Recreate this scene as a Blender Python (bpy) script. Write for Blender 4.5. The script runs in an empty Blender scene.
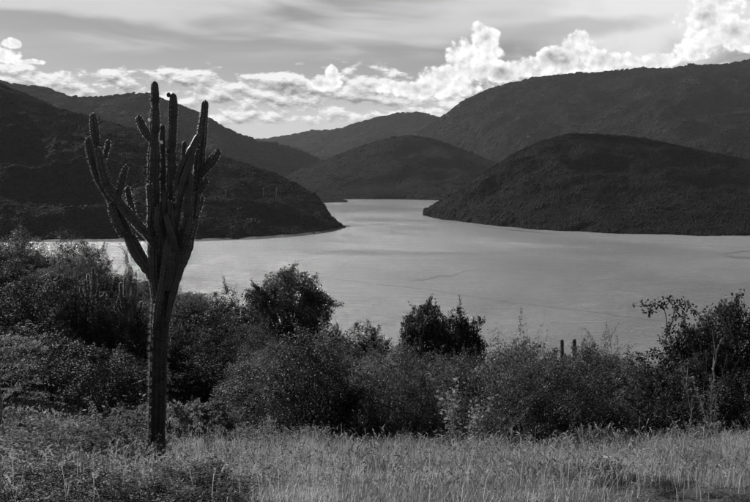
import bpy, math, random
import numpy as np
from mathutils import Vector, noise as mnoise

random.seed(7)
C = bpy.context.scene
COL = C.collection
R = math.radians

# ------------------------------------------------------------------ camera, sun, world, exposure
F = 750 * 50 / 36.0            # focal length in photograph pixels
HOR = 175.0                    # photograph row of the horizon
CAMZ = 80.0                    # metres above the lake (lake level = 0)
PITCH = math.atan((251 - HOR) / F)

cam_d = bpy.data.cameras.new('camera')
cam = bpy.data.objects.new('camera', cam_d)
COL.objects.link(cam)
cam_d.lens = 50; cam_d.sensor_width = 36
cam_d.clip_start = 0.1; cam_d.clip_end = 80000
cam.location = (0, 0, CAMZ)
cam.rotation_euler = (math.pi / 2 - PITCH, 0, 0)
C.camera = cam

SUN_AZ = -38.0                 # degrees from the viewing direction, negative = left
SUN_EL = 26.0
sd = bpy.data.lights.new('sun', 'SUN'); sun = bpy.data.objects.new('sun', sd); COL.objects.link(sun)
sd.energy = 5.0; sd.angle = R(0.5); sd.color = (1, 1, 1)
sv = Vector((math.sin(R(SUN_AZ)) * math.cos(R(SUN_EL)), math.cos(R(SUN_AZ)) * math.cos(R(SUN_EL)), math.sin(R(SUN_EL))))
sun.rotation_euler = sv.to_track_quat('Z', 'Y').to_euler()
sun.location = (0, 0, 200)

C.view_settings.view_transform = 'Standard'
C.view_settings.look = 'None'
C.view_settings.exposure = 0.30
C.view_settings.gamma = 1.0
C.cycles.max_bounces = 4
C.cycles.diffuse_bounces = 2
C.cycles.glossy_bounces = 2
C.cycles.transmission_bounces = 3
C.cycles.transparent_max_bounces = 8
C.cycles.volume_bounces = 0


def at(px, py, D):
    """photograph pixel at forward distance D (world y) -> world point"""
    cx = (px - 375) / F; cy = -(py - 251) / F
    c, s = math.cos(PITCH), math.sin(PITCH)
    dy = c + cy * s
    dz = -s + cy * c
    k = D / dy
    return Vector((cx * k, D, CAMZ + dz * k))


# ---- tiny expression helper for shader maths
class X:
    def __init__(s, nt, sock): s.nt = nt; s.k = sock
    def m(s, op, *o, clamp=False):
        n = s.nt.nodes.new('ShaderNodeMath'); n.operation = op; n.use_clamp = clamp
        for i, v in enumerate((s,) + o):
            if isinstance(v, X): s.nt.links.new(v.k, n.inputs[i])
            else: n.inputs[i].default_value = v
        return X(s.nt, n.outputs[0])
    def __add__(s, o): return s.m('ADD', o)
    __radd__ = __add__
    def __sub__(s, o): return s.m('SUBTRACT', o)
    def __rsub__(s, o): return (s * -1.0) + o
    def __mul__(s, o): return s.m('MULTIPLY', o)
    __rmul__ = __mul__
    def __truediv__(s, o): return s.m('DIVIDE', o)
    def clamp(s): return s.m('ADD', 0.0, clamp=True)
    def max(s, o): return s.m('MAXIMUM', o)
    def min(s, o): return s.m('MINIMUM', o)
    def smax(s, o, k): return s.m('SMOOTH_MAX', o, k)
    def pow(s, o): return s.m('POWER', o)
    def step(s, a, b):
        n = s.nt.nodes.new('ShaderNodeMapRange'); n.interpolation_type = 'SMOOTHSTEP'
        s.nt.links.new(s.k, n.inputs['Value'])
        n.inputs['From Min'].default_value = a; n.inputs['From Max'].default_value = b
        return X(s.nt, n.outputs[0])


def vec(nt, x, y, z=0.0):
    n = nt.nodes.new('ShaderNodeCombineXYZ')
    for i, v in enumerate((x, y, z)):
        if isinstance(v, X): nt.links.new(v.k, n.inputs[i])
        else: n.inputs[i].default_value = v
    return n.outputs[0]


def nz(nt, v, scale=1.0, detail=4.0, rough=0.55, dist=0.0):
    n = nt.nodes.new('ShaderNodeTexNoise'); n.inputs['Scale'].default_value = scale
    n.inputs['Detail'].default_value = detail; n.inputs['Roughness'].default_value = rough
    n.inputs['Distortion'].default_value = dist
    nt.links.new(v, n.inputs['Vector'])
    return X(nt, n.outputs[0])


def vor(nt, v, scale, smooth=0.3, detail=0.0):
    n = nt.nodes.new('ShaderNodeTexVoronoi'); n.feature = 'SMOOTH_F1'
    n.inputs['Scale'].default_value = scale; n.inputs['Smoothness'].default_value = smooth
    n.inputs['Detail'].default_value = detail; n.inputs['Roughness'].default_value = 0.6
    nt.links.new(v, n.inputs['Vector'])
    return X(nt, n.outputs['Distance'])


def mixx(a, b, f):
    return a + (b - a) * f if isinstance(b, X) or isinstance(a, X) else a + f * (b - a)


def build_world():
    w = bpy.data.worlds.new('World'); C.world = w; w.use_nodes = True
    nt = w.node_tree; nt.nodes.clear()
    out = nt.nodes.new('ShaderNodeOutputWorld'); bg = nt.nodes.new('ShaderNodeBackground')
    nt.links.new(bg.outputs[0], out.inputs[0])
    sky = nt.nodes.new('ShaderNodeTexSky'); sky.sky_type = 'NISHITA'; sky.sun_disc = False
    sky.sun_elevation = R(SUN_EL); sky.sun_rotation = R(SUN_AZ)
    sky.altitude = 1200; sky.air_density = 1.0; sky.dust_density = 0.6
    bw = nt.nodes.new('ShaderNodeRGBToBW'); nt.links.new(sky.outputs[0], bw.inputs[0])
    base = X(nt, bw.outputs[0])
    tc = nt.nodes.new('ShaderNodeTexCoord')
    sp = nt.nodes.new('ShaderNodeSeparateXYZ'); nt.links.new(tc.outputs['Generated'], sp.inputs[0])
    x, y, z = (X(nt, sp.outputs[i]) for i in range(3))
    u = x.m('ARCTAN2', y)                     # azimuth in radians
    v = z.m('ARCSINE')                        # elevation in radians
    U = lambda px: math.atan((px - 375) / F)
    V = lambda py: (HOR - py) / F

    # ---- clear air: a gentle grey that brightens at the horizon
    sky_v = base * SKYK
    vv = v.max(0.0)
    # ---- high thin cloud, drawn out sideways (one sheet round the whole sky)
    P1 = vec(nt, u * 6.0 + v * 9.0, v * 32.0, 0.3)
    c1 = nz(nt, P1, 1.0, 4.0, 0.48, 0.5)
    P1b = vec(nt, u * 2.2 - v * 3.0, v * 13.0, 2.3)
    c1b = nz(nt, P1b, 1.0, 2.0, 0.5, 0.2)
    res = mixx(sky_v, 0.46, (v * -1.0).step(-0.16, -0.03) * 0.35)
    high = ((c1 * 0.6 + c1b * 0.7).step(0.58, 0.76)) * v.step(V(70), V(46)) * (v * -1.0).step(-0.75, -0.25)
    res = mixx(res, 0.54, high * 0.9)
    # veil: broad pale sheet high up
    veil = nz(nt, vec(nt, u * 3.0, v * 22.0 + u * 1.2, 5.1), 1.0, 4.0, 0.5).step(0.38, 0.60) * v.step(V(58), V(26)) * (v * -1.0).step(-0.75, -0.25)
    res = mixx(res, 0.54, veil * 0.88)
    # bright haze low down
    low = (v * -1.0).step(-V(80), -V(128))
    res = mixx(res, 0.50, low * 0.85)

    # ---- bank of flat broken cloud low over the hills
    def bank(du, dv):
        uu = u + du; ww = v + dv
        n = nz(nt, vec(nt, uu * 30.0, ww * 66.0, 7.7), 1.0, 6.0, 0.60, 0.1)
        b = ww.step(V(140), V(108)) * (ww * -1.0).step(-V(64), -V(82))
        return n + b * 0.20
    b0 = bank(0, 0); b1 = bank(-0.0022, 0.0042)
    ba = b0.step(0.58, 0.70) * ((v * -1.0).step(-V(58), -V(72)))
    bs = ((b0 - b1) * 4.5 + 0.58 - b0.step(0.7, 0.95) * 0.25).clamp()
    bcol = mixx(0.19, 0.76, bs)
    res = mixx(res, bcol, ba * 0.95)

    # ---- glow of bright thin cloud, upper right
    g = 1.0 - (((u - U(652)) / 0.12).pow(2.0) + ((v - V(14)) / 0.095).pow(2.0)).m('SQRT')
    gn = nz(nt, vec(nt, u * 16.0, v * 26.0, 1.0), 1.0, 4.0, 0.55, 0.4)
    gm = (g * 0.8 + (gn - 0.5) * 1.1).step(-0.1, 0.6)
    res = mixx(res, 0.68, gm * 0.9)
    # wisp trailing left of it
    wq = 1.0 - (((u - U(575)) / 0.10).pow(2.0) + ((v - V(33) - (u - U(575)) * 0.05) / 0.012).pow(2.0)).m('SQRT')
    res = mixx(res, 0.30, (wq * 0.9 + (gn - 0.5) * 1.4).step(0.0, 0.7) * 0.6)
    # ---- cumulus
    blobs = [  # px, py, rx, ry in photograph pixels
        (0, 64, 24, 8), (14, 52, 9, 6), (34, 70, 18, 4),
        (474, 62, 30, 26), (484, 42, 15, 16), (446, 78, 32, 15), (506, 76, 34, 12), (424, 90, 60, 10),
        (560, 66, 30, 16), (576, 52, 18, 16), (600, 66, 30, 12), (538, 72, 26, 12),
        (645, 66, 34, 9),
        (714, 8, 34, 26), (706, 34, 34, 26), (742, 46, 40, 20), (690, 56, 20, 14),
        (785, 30, 40, 40), (840, 60, 70, 22), (-60, 66, 60, 24),
        (333, 76, 9, 9), (324, 86, 20, 6)]

    m = None
    wob = nz(nt, vec(nt, u, v, 6.6), 26.0, 2.0, 0.5) - 0.5
    us = u + wob * 0.016; vs = v - wob * 0.012
    for (px, py, rx, ry) in blobs:
        a = us * (F / rx) - U(px) * F / rx; b = vs * (F / ry) - V(py) * F / ry
        q = a * a + b * b
        m = q if m is None else m.m('SMOOTH_MIN', q, 0.35)
    # unnamed cumulus elsewhere round the horizon
    far = 1.0 - (nz(nt, vec(nt, u * 7.0, 1.5, 9.9), 1.0, 2.0, 0.6) * 5.0 - 2.2 - (v - 0.06).m('ABSOLUTE') * 14.0)
    m = (1.0 - mixx(m, far, u.m('ABSOLUTE').step(0.46, 0.60))).max(-2.0)

    def lumps(du, dv, det):
        P = vec(nt, u + du, v + dv, 0.4)
        n = nz(nt, P, 40.0, det, 0.58, 0.0)
        nv = nt.nodes.new('ShaderNodeVectorMath'); nv.operation = 'ADD'
        nt.links.new(P, nv.inputs[0]); nt.links.new(vec(nt, n * 0.012, n * -0.008, 0.0), nv.inputs[1])
        vn = nt.nodes.new('ShaderNodeTexVoronoi'); vn.feature = 'F1'; vn.inputs['Scale'].default_value = 62.0
        vn.inputs['Detail'].default_value = 2.0; vn.inputs['Roughness'].default_value = 0.55; vn.inputs['Lacunarity'].default_value = 2.2
        nt.links.new(nv.outputs[0], vn.inputs['Vector'])
        return (n - 0.5) * 1.1 + (0.45 - X(nt, vn.outputs['Distance'])) * 1.0
    l0 = lumps(0, 0, 4.0); l1 = lumps(-0.0034, 0.0038, 4.0)
    d0 = m * 1.0 + l0 * 0.85 + 0.08
    al = d0.step(-0.30, 0.16)
    soft = nz(nt, vec(nt, u * 34.0 - v * 12.0, v * 40.0, 3.9), 1.0, 2.0, 0.5).step(0.36, 0.66)
    sh = ((l0 - l1) * 0.60 + 0.78 - d0.step(0.05, 0.9) * soft * 0.62).clamp()
    ccol = mixx(0.27, 0.92, sh)
    res = mixx(res, ccol, al * (v.step(-0.01, 0.02)))
    # below the horizon: dull ground tone
    res = mixx(res, 0.10, (v * -1.0).step(0.0, 0.02))
    rgb = nt.nodes.new('ShaderNodeCombineColor')
    for i in range(3): nt.links.new((res * (1.0 / BGS)).k, rgb.inputs[i])
    nt.links.new(rgb.outputs[0], bg.inputs[0])
    bg.inputs[1].default_value = BGS
    w.cycles.sampling_method = 'MANUAL'; w.cycles.sample_map_resolution = 256


BGS = 0.1
HAZE = 1.1e-5
SKYK = 0.037
build_world()


# ------------------------------------------------------------------ materials (black-and-white photograph: all neutral greys)
def new_mat(name):
    m = bpy.data.materials.new(name); m.use_nodes = True
    nt = m.node_tree; nt.nodes.clear()
    out = nt.nodes.new('ShaderNodeOutputMaterial')
    return m, nt, out


def grey(nt, x):
    n = nt.nodes.new('ShaderNodeCombineColor')
    for i in range(3): nt.links.new(x.k, n.inputs[i])
    return n.outputs[0]


def surf_mat(name, lo, hi, scale, rough=0.85, bump=0.0, bscale=None, detail=6.0, coord='Object', spec=0.25):
    m, nt, out = new_mat(name)
    tc = nt.nodes.new('ShaderNodeTexCoord')
    n = nz(nt, tc.outputs[coord], scale, detail, 0.6).step(0.3, 0.7)
    p = nt.nodes.new('ShaderNodeBsdfPrincipled')
    nt.links.new(grey(nt, n * (hi - lo) + lo), p.inputs['Base Color'])
    p.inputs['Roughness'].default_value = rough
    p.inputs['Specular IOR Level'].default_value = spec
    if bump:
        b = nt.nodes.new('ShaderNodeBump'); b.inputs['Distance'].default_value = bump
        q = nz(nt, tc.outputs[coord], bscale or scale * 4, 5.0, 0.65)
        nt.links.new(q.k, b.inputs['Height']); nt.links.new(b.outputs[0], p.inputs['Normal'])
    nt.links.new(p.outputs[0], out.inputs[0])
    return m


def leaf_mat(name, lo, hi, trans, rough=0.5, spec=0.35, nscale=1.2):
    """thin leaves: reflect and let light through; tone differs from plant to plant and clump to clump"""
    m, nt, out = new_mat(name)
    tc = nt.nodes.new('ShaderNodeTexCoord'); oi = nt.nodes.new('ShaderNodeObjectInfo')
    n = nz(nt, tc.outputs['Object'], nscale * 3, 3.0, 0.6).step(0.3, 0.7)
    rnd = X(nt, oi.outputs['Random'])
    val = (n * (hi - lo) + lo) * (rnd * 1.1 + 0.4)
    p = nt.nodes.new('ShaderNodeBsdfPrincipled')
    p.inputs['Roughness'].default_value = rough; p.inputs['Specular IOR Level'].default_value = spec
    t = nt.nodes.new('ShaderNodeBsdfTranslucent')
    nt.links.new(grey(nt, val), p.inputs['Base Color']); nt.links.new(grey(nt, (val * 1.7).min(0.8)), t.inputs['Color'])
    mx = nt.nodes.new('ShaderNodeMixShader'); mx.inputs[0].default_value = trans
    nt.links.new(p.outputs[0], mx.inputs[1]); nt.links.new(t.outputs[0], mx.inputs[2])
    nt.links.new(mx.outputs[0], out.inputs[0])
    return m


M = {}
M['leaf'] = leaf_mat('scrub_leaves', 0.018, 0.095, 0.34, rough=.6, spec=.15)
M['leaf_dark'] = leaf_mat('dark_leaves', 0.005, 0.019, 0.22, rough=.6, spec=.15)  # darker leaf tone; on the left slope it stands in for shade
M['leaf_pale'] = leaf_mat('pale_leaves', 0.07, 0.17, 0.4, rough=.75, spec=.08)
M['grass'] = leaf_mat('dry_grass', 0.12, 0.40, 0.5, rough=0.6, spec=0.15, nscale=0.5)
M['seed'] = leaf_mat('seed_heads', 0.35, 0.55, 0.5, rough=0.7, spec=0.1)
M['trunk_spine'] = leaf_mat('trunk_spines', 0.10, 0.18, 0.75, rough=0.6, spec=0.1)
M['spine'] = leaf_mat('cactus_spines', 0.34, 0.5, 0.6, rough=0.5, spec=0.2)
M['bark'] = surf_mat('bark', 0.06, 0.14, 9.0, bump=0.02)
M['bark_pale'] = surf_mat('pale_bark', 0.16, 0.28, 9.0, bump=0.02)
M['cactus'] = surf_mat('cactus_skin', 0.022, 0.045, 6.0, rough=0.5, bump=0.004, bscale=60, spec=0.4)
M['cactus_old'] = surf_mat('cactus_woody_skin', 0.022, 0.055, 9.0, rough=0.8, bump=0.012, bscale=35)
M['soil'] = surf_mat('soil', 0.02, 0.055, 0.5, bump=0.08, bscale=3.0)
M['track'] = surf_mat('track_dirt', 0.10, 0.17, 0.8, bump=0.05, bscale=4.0)
M['wood'] = surf_mat('weathered_wood', 0.06, 0.14, 12.0, bump=0.01)
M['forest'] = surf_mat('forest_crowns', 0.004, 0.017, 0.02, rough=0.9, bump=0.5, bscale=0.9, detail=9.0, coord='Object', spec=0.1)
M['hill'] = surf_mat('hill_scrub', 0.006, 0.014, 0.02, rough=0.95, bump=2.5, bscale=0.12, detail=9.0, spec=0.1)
M['shore'] = surf_mat('shore_rock', 0.035, 0.10, 0.08, rough=0.9, bump=0.6, bscale=0.4)
M['flower'] = surf_mat('flower_white', 0.6, 0.75, 5.0)


# ------------------------------------------------------------------ mesh helpers
def link(name, me, mats, parent=None, loc=None):
    o = bpy.data.objects.new(name, me); COL.objects.link(o)
    if me is not None:
        for m in (mats if isinstance(mats, (list, tuple)) else [mats]):
            if m is not None: me.materials.append(m)
    if parent is not None: o.parent = parent
    if loc is not None: o.location = loc
    return o


def mesh_np(name, v, f, smooth=False):
    """v (n,3) floats, f (m,k) ints"""
    me = bpy.data.meshes.new(name)
    v = np.asarray(v, np.float32); f = np.asarray(f, np.int32)
    me.vertices.add(len(v)); me.vertices.foreach_set('co', v.ravel())
    k = f.shape[1]
    me.loops.add(f.size); me.loops.foreach_set('vertex_index', f.ravel())
    me.polygons.add(len(f)); me.polygons.foreach_set('loop_start', np.arange(0, f.size, k, dtype=np.int32))
    if smooth: me.polygons.foreach_set('use_smooth', np.ones(len(f), bool))
    me.update(calc_edges=True); me.validate()
    return me


def tag(o, label=None, cat=None, group=None, kind=None):
    if label: o['label'] = label
    if cat: o['category'] = cat
    if group: o['group'] = group
    if kind: o['kind'] = kind
    return o


def empty(name, loc, rz=0.0):
    o = bpy.data.objects.new(name, None); COL.objects.link(o)
    o.location = loc; o.rotation_euler = (0, 0, rz); o.empty_display_size = 0.2
    return o


def copy_tree(o, parent=None):
    c = o.copy(); COL.objects.link(c); c.parent = parent
    for ch in list(o.children): copy_tree(ch, c)
    return c


def tube(pts, rad, sides=6, cap=True):
    """quads of a tapered tube; returns (verts, quads)"""
    pts = np.asarray(pts, float); n = len(pts); rad = np.broadcast_to(rad, (n,))
    t = np.gradient(pts, axis=0); t /= np.linalg.norm(t, axis=1, keepdims=True) + 1e-9
    ref = np.array([0.31, 0.95, 0.05]) if abs(t[0][2]) > 0.6 else np.array([0.0, 0.05, 1.0])
    a = np.cross(t, ref); a /= np.linalg.norm(a, axis=1, keepdims=True) + 1e-9
    b = np.cross(t, a)
    th = np.linspace(0, 2 * np.pi, sides, endpoint=False)
    v = pts[:, None] + rad[:, None, None] * (np.cos(th)[None, :, None] * a[:, None] + np.sin(th)[None, :, None] * b[:, None])
    v = v.reshape(-1, 3)
    i = np.arange(n - 1)[:, None] * sides; j = np.arange(sides)[None]; j2 = (j + 1) % sides
    f = np.stack([i + j, i + j2, i + sides + j2, i + sides + j], -1).reshape(-1, 4)
    return v, f


class Acc:
    def __init__(s): s.v = []; s.f = []; s.n = 0
    def add(s, v, f):
        s.v.append(np.asarray(v)); s.f.append(np.asarray(f) + s.n); s.n += len(v)
    def mesh(s, name, smooth=False): return mesh_np(name, np.concatenate(s.v), np.concatenate(s.f), smooth)


def leaves(P, size, rng, aspect=0.5, up=0.0, dirs=None, nrm_=None, mess=0.55):
    """one folded lozenge (a quad) per point"""
    n = len(P)
    d = rng.normal(size=(n, 3)) if dirs is None else dirs + rng.normal(size=(n, 3)) * 0.45
    d[:, 2] += up
    d /= np.linalg.norm(d, axis=1, keepdims=True) + 1e-9
    s = rng.normal(size=(n, 3))
    if nrm_ is not None:                       # leaves lie roughly along the outside of their clump
        q = nrm_ + rng.normal(size=(n, 3)) * mess + np.array([0, 0, 0.25]); q /= np.linalg.norm(q, axis=1, keepdims=True)
        d = rng.normal(size=(n, 3)); d -= (d * q).sum(1, keepdims=True) * q; d /= np.linalg.norm(d, axis=1, keepdims=True) + 1e-9
        s = np.cross(q, d)
    s -= (s * d).sum(1, keepdims=True) * d
    s /= np.linalg.norm(s, axis=1, keepdims=True) + 1e-9
    nrm = np.cross(d, s)
    L = size * rng.uniform(0.6, 1.35, (n, 1)); W = L * aspect * 0.5
    v = np.stack([P, P + d * L * 0.45 + s * W, P + d * L + nrm * L * rng.uniform(-.15, .15, (n, 1)), P + d * L * 0.45 - s * W + nrm * W * 0.5], 1).reshape(-1, 3)
    f = np.arange(n * 4).reshape(-1, 4)
    return v, f


# ------------------------------------------------------------------ ground: one sheet from behind the camera down to the lake bed
DR = np.array([-30, 0, 3, 6, 13.6, 18, 22, 28, 40, 60, 80, 100, 120, 170, 260, 400, 520, 900.])
PC = np.array([-300, 0, 100, 200, 300, 400, 600, 900.])
ZT = np.array([
    #  -30   0     3     6     13.6   18    22    28    40     60     80     100    120    170   260   400   520  900
    [-1.5, -1.6, -1.62, -1.93, -3.66, -4.6, -5.3, -6.4, -8.6, -11.0, -9.5, -7.5, -7.0, -20, -50, -80, -92, -100],
    [-1.5, -1.6, -1.62, -1.93, -3.66, -4.6, -5.4, -6.7, -9.0, -12.3, -12.0, -10.9, -10.7, -27, -52, -80, -92, -100],
    [-1.5, -1.6, -1.62, -1.93, -3.86, -4.7, -5.6, -7.0, -9.4, -12.9, -13.1, -13.2, -14.4, -30, -53, -80, -92, -100],
    [-1.5, -1.6, -1.62, -1.93, -3.88, -4.75, -5.75, -7.2, -9.8, -13.2, -14.4, -15.8, -18.0, -32, -54, -80, -92, -100],
    [-1.5, -1.6, -1.62, -1.93, -3.76, -4.8, -6.1, -8.0, -10.4, -13.8, -16.1, -18.4, -22.0, -36, -56, -80, -92, -100],
    [-1.5, -1.6, -1.62, -1.93, -3.82, -5.05, -6.6, -8.8, -11.2, -14.8, -17.9, -21.5, -26.0, -40, -58, -80, -92, -100],
    [-1.5, -1.6, -1.62, -1.93, -3.82, -5.05, -6.6, -8.6, -11.2, -15.2, -19.5, -24.5, -29.0, -42, -60, -80, -92, -100],
    [-1.5, -1.6, -1.62, -1.93, -3.80, -4.95, -6.4, -8.2, -10.8, -15.0, -19.5, -24.5, -29.0, -42, -60, -80, -92, -100]])


def zg_arr(x, y):
    x = np.asarray(x, float); y = np.asarray(y, float)
    px = np.clip(375 + F * x / np.maximum(y, 8.0), PC[0], PC[-1])
    cols = np.stack([np.interp(y, DR, ZT[i]) for i in range(len(PC))], 0)
    ci = np.clip(np.searchsorted(PC, px, 'right') - 1, 0, len(PC) - 2)
    t = (px - PC[ci]) / (PC[ci + 1] - PC[ci])
    idx = np.arange(len(x))
    z = cols[ci, idx] * (1 - t) + cols[ci + 1, idx] * t
    am = np.clip((y - 3) / 60, 0.06, 1)
    z = z + am * (0.5 * np.sin(x * 0.21 + 1.3 * np.sin(y * 0.13)) + 0.4 * np.sin(y * 0.3 + x * 0.11)) * 0.8
    z = z + (np.clip(-x - 3.3, 0, 5) * 0.06 + np.clip(x - 3, 0, 5) * 0.05) * np.clip((y - 8) / 6, 0, 1) * np.clip((30 - y) / 10, 0, 1)
    z = z - 0.22 * np.exp(-((x + 2.7) / 1.6) ** 2 - ((y - 12.2) / 3.0) ** 2)
    z = z + 0.05 * np.sin(x * 0.9 + 2) * np.sin(y * 0.5) * np.clip((y - 6) / 6, 0, 1)
    z = z + 0.03 * np.sin(x * 2.1 + y * 0.7) + 0.03 * np.sin(y * 1.7 - x * 0.9)
    return CAMZ + z


def zg(x, y): return float(zg_arr([x], [y])[0])


def grid_mesh(name, Xg, Yg, Zg, smooth=True):
    ny, nx = Xg.shape
    v = np.stack([Xg, Yg, Zg], -1).reshape(-1, 3)
    i = np.arange(ny - 1)[:, None] * nx; j = np.arange(nx - 1)[None]
    f = np.stack([i + j, i + j + 1, i + nx + j + 1, i + nx + j], -1).reshape(-1, 4)
    return mesh_np(name, v, f, smooth)


ys = np.concatenate([np.linspace(-30, 2, 12), np.linspace(3, 30, 90), np.linspace(31, 130, 110), np.linspace(134, 520, 70), [700, 900]])
ts = np.linspace(-1, 1, 181)
half = 14 + np.maximum(ys, 0) * 0.95
Xg = ts[None] * half[:, None]; Yg = np.repeat(ys[:, None], len(ts), 1)
Zg = zg_arr(Xg.ravel(), Yg.ravel()).reshape(Xg.shape)
g = link('hillside_ground', grid_mesh('hillside_ground', Xg, Yg, Zg), M['soil']); g['kind'] = 'structure'
# the valley floor out to the horizon (it lies under the lake)
s = 41000
bed = link('valley_ground', mesh_np('valley_ground', [(-s, -2500, -101), (s, -2500, -101), (s, s - 500, -101), (-s, s - 500, -101)], [[0, 1, 2, 3]]), M['soil'])
bed['kind'] = 'structure'


# ------------------------------------------------------------------ lake
def lake_mat(name, rough, wave, tone):
    m, nt, out = new_mat(name)
    tc = nt.nodes.new('ShaderNodeTexCoord')
    sp = nt.nodes.new('ShaderNodeSeparateXYZ'); nt.links.new(tc.outputs['Object'], sp.inputs[0])
    x = X(nt, sp.outputs[0]); y = X(nt, sp.outputs[1])
    big = nz(nt, vec(nt, x * 0.0035, y * 0.0022 + x * 0.0006, 0.0), 1.0, 6.0, 0.65, 0.6)
    med = nz(nt, vec(nt, x * 0.018 + y * 0.006, y * 0.075 + x * 0.008, 2.0), 1.0, 7.0, 0.72)
    fine = nz(nt, vec(nt, x * 0.35, y * 0.5, 4.0), 1.0, 6.0, 0.7)
    p = nt.nodes.new('ShaderNodeBsdfPrincipled')
    p.inputs['IOR'].default_value = 1.45
    nt.links.new(grey(nt, big * 0.03 + tone), p.inputs['Base Color'])
    nt.links.new((big.step(0.35, 0.65) * 0.10 + (rough - 0.05)).k, p.inputs['Roughness'])
    b1 = nt.nodes.new('ShaderNodeBump'); b1.inputs['Distance'].default_value = wave
    nt.links.new((fine * 0.5 + med * 4.0).k, b1.inputs['Height'])
    nt.links.new(b1.outputs[0], p.inputs['Normal'])
    nt.links.new(p.outputs[0], out.inputs[0])
    return m


M['lake'] = lake_mat('lake_water', 0.15, 1.6, 0.36)
M['calm'] = lake_mat('calm_water', 0.12, 1.2, 0.27)
M['foam'] = lake_mat('ruffled_water', 0.5, 1.0, 0.2)
lk = link('lake_water', mesh_np('lake_water', [(-9000, 250, 0), (9000, 250, 0), (9000, 9000, 0), (-9000, 9000, 0)], [[0, 1, 2, 3]]), M['lake'])
lk['kind'] = 'structure'


def lake_at(px, py):
    D = CAMZ * F / (py - HOR) * 1.0
    p = at(px, py, D)
    # exact intersection with z = 0
    d = p - cam.location; k = -CAMZ / d.z
    return Vector((d.x * k, d.y * k, 0))


def streak(pts, wpx, mat, z=0.05):
    """narrow band of smoother or rougher water following pixel points"""
    P = []
    fine = []
    for i in range(len(pts) - 1):
        for t in np.linspace(0, 1, 12, endpoint=(i == len(pts) - 2)):
            fine.append((pts[i][0] * (1 - t) + pts[i + 1][0] * t, pts[i][1] * (1 - t) + pts[i + 1][1] * t))
    n = len(fine); v = []
    for k, (px, py) in enumerate(fine):
        c = lake_at(px, py)
        w = wpx * (0.35 + 0.65 * math.sin(math.pi * (k + 0.5) / n)) * random.uniform(0.6, 1.3) * c.y ** 2 / (CAMZ * F) * 0.5
        j = random.uniform(-.2, .2) * w
        v += [(c.x, c.y - w + j, z), (c.x, c.y + w + j, z)]
    f = [(2 * i, 2 * i + 2, 2 * i + 3, 2 * i + 1) for i in range(n - 1)]
    o = link('calm_water_streak', mesh_np('calm_water_streak', v, f), mat); o['kind'] = 'structure'


streak([(150, 258), (240, 269), (350, 281), (430, 290), (500, 301), (600, 313), (660, 321), (760, 330)], 0.7, M['calm'])
streak([(409, 281), (425, 280), (440, 276), (452, 276), (465, 271), (480, 270)], 1.2, M['calm'])
streak([(716, 254), (728, 257), (745, 258), (770, 258)], 4.0, M['calm'])
streak([(722, 254), (745, 251), (770, 251)], 1.0, M['calm'], 0.09)
streak([(474, 226), (505, 229.5), (530, 232), (562, 234.5)], 1.8, M['calm'])


# ------------------------------------------------------------------ hills
def spline_px(pts, n):
    p = np.array(pts, float); d = np.r_[0, np.cumsum(np.hypot(*np.diff(p[:, :2], axis=0).T))]
    t = np.linspace(0, d[-1], n)
    # cosine-eased linear interpolation, then light smoothing
    out = np.stack([np.interp(t, d, p[:, k]) for k in range(p.shape[1])], 1)
    ker = np.array([1, 2, 3, 2, 1.]) / 9
    pad = np.pad(out, ((2, 2), (0, 0)), mode='edge')
    return np.stack([np.convolve(pad[:, k], ker, 'valid') for k in range(out.shape[1])], 1)


def fbm2(x, y, sc, seed, octv=5):
    return np.array([mnoise.fractal(Vector((a / sc + seed, b / sc - seed * 1.7, seed * 0.3)), 0.9, 2.0, octv) for a, b in zip(x, y)])


HILLS = []


def hill(name, ridge, shore, ns=150, nt=56, bump=0.10, conv=0.82, seed=1.0, back=0.9, spur=180.0):
    """ridge: (px, py, D) points; shore: (px, py) at lake level or (px, None, D)"""
    rp = spline_px(ridge, ns)
    Rw = np.array([at(a, b, d)[:] for a, b, d in rp])
    sh = [(a, (CAMZ * F / (b - HOR)) if b else d) for a, b, d in [(q + (None,) if len(q) == 2 else q) for q in shore]]
    sp_ = spline_px(sh, ns)
    Sw = np.array([((a - 375) / F * d / math.cos(PITCH) * math.cos(PITCH), d, -2.0) for a, d in sp_])
    T = np.r_[np.linspace(0, 1, nt), 1 + np.linspace(0, back, nt // 2)[1:]]
    P = np.zeros((len(T), ns, 3))
    dirv = Rw - Sw; dirv[:, 2] = 0
    for i, t in enumerate(T):
        P[i, :, :2] = Sw[:, :2] + dirv[:, :2] * t
        if t <= 1: h = (t ** conv) * (1 - 0.12 * t * t * (1 - t) * 4)
        else: h = 1 - 0.9 * ((t - 1) / back) ** 1.3
        P[i, :, 2] = -2 + (Rw[:, 2] + 2) * h
    Tm = np.repeat(T[:, None], ns, 1)
    xs, ysx = P[..., 0].ravel(), P[..., 1].ravel()
    big = (0.30 - np.abs(fbm2(xs, ysx, spur, seed, 3))).reshape(Tm.shape) * 1.5
    sm = fbm2(xs, ysx, spur * 0.28, seed + 9, 4).reshape(Tm.shape)
    env = np.clip(Tm * (1.03 - Tm) * 4, 0.0, 1) ** 0.8
    env = np.where(Tm > 1, np.clip((Tm - 1) * 3, 0, 1), env)
    Hh = np.maximum(Rw[:, 2], 1)[None]
    P[..., 2] += env * Hh * (bump * big * 1.6 + bump * 0.35 * sm) + np.clip(Tm * 6, 0, 1) * Hh * 0.006 * sm
    # wavy shoreline
    P[..., 1] += (1 - np.clip(Tm * 5, 0, 1)) * sm * 25
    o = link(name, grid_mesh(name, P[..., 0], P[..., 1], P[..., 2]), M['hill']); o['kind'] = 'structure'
    HILLS.append((name, P, T))
    return P, T


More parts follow.
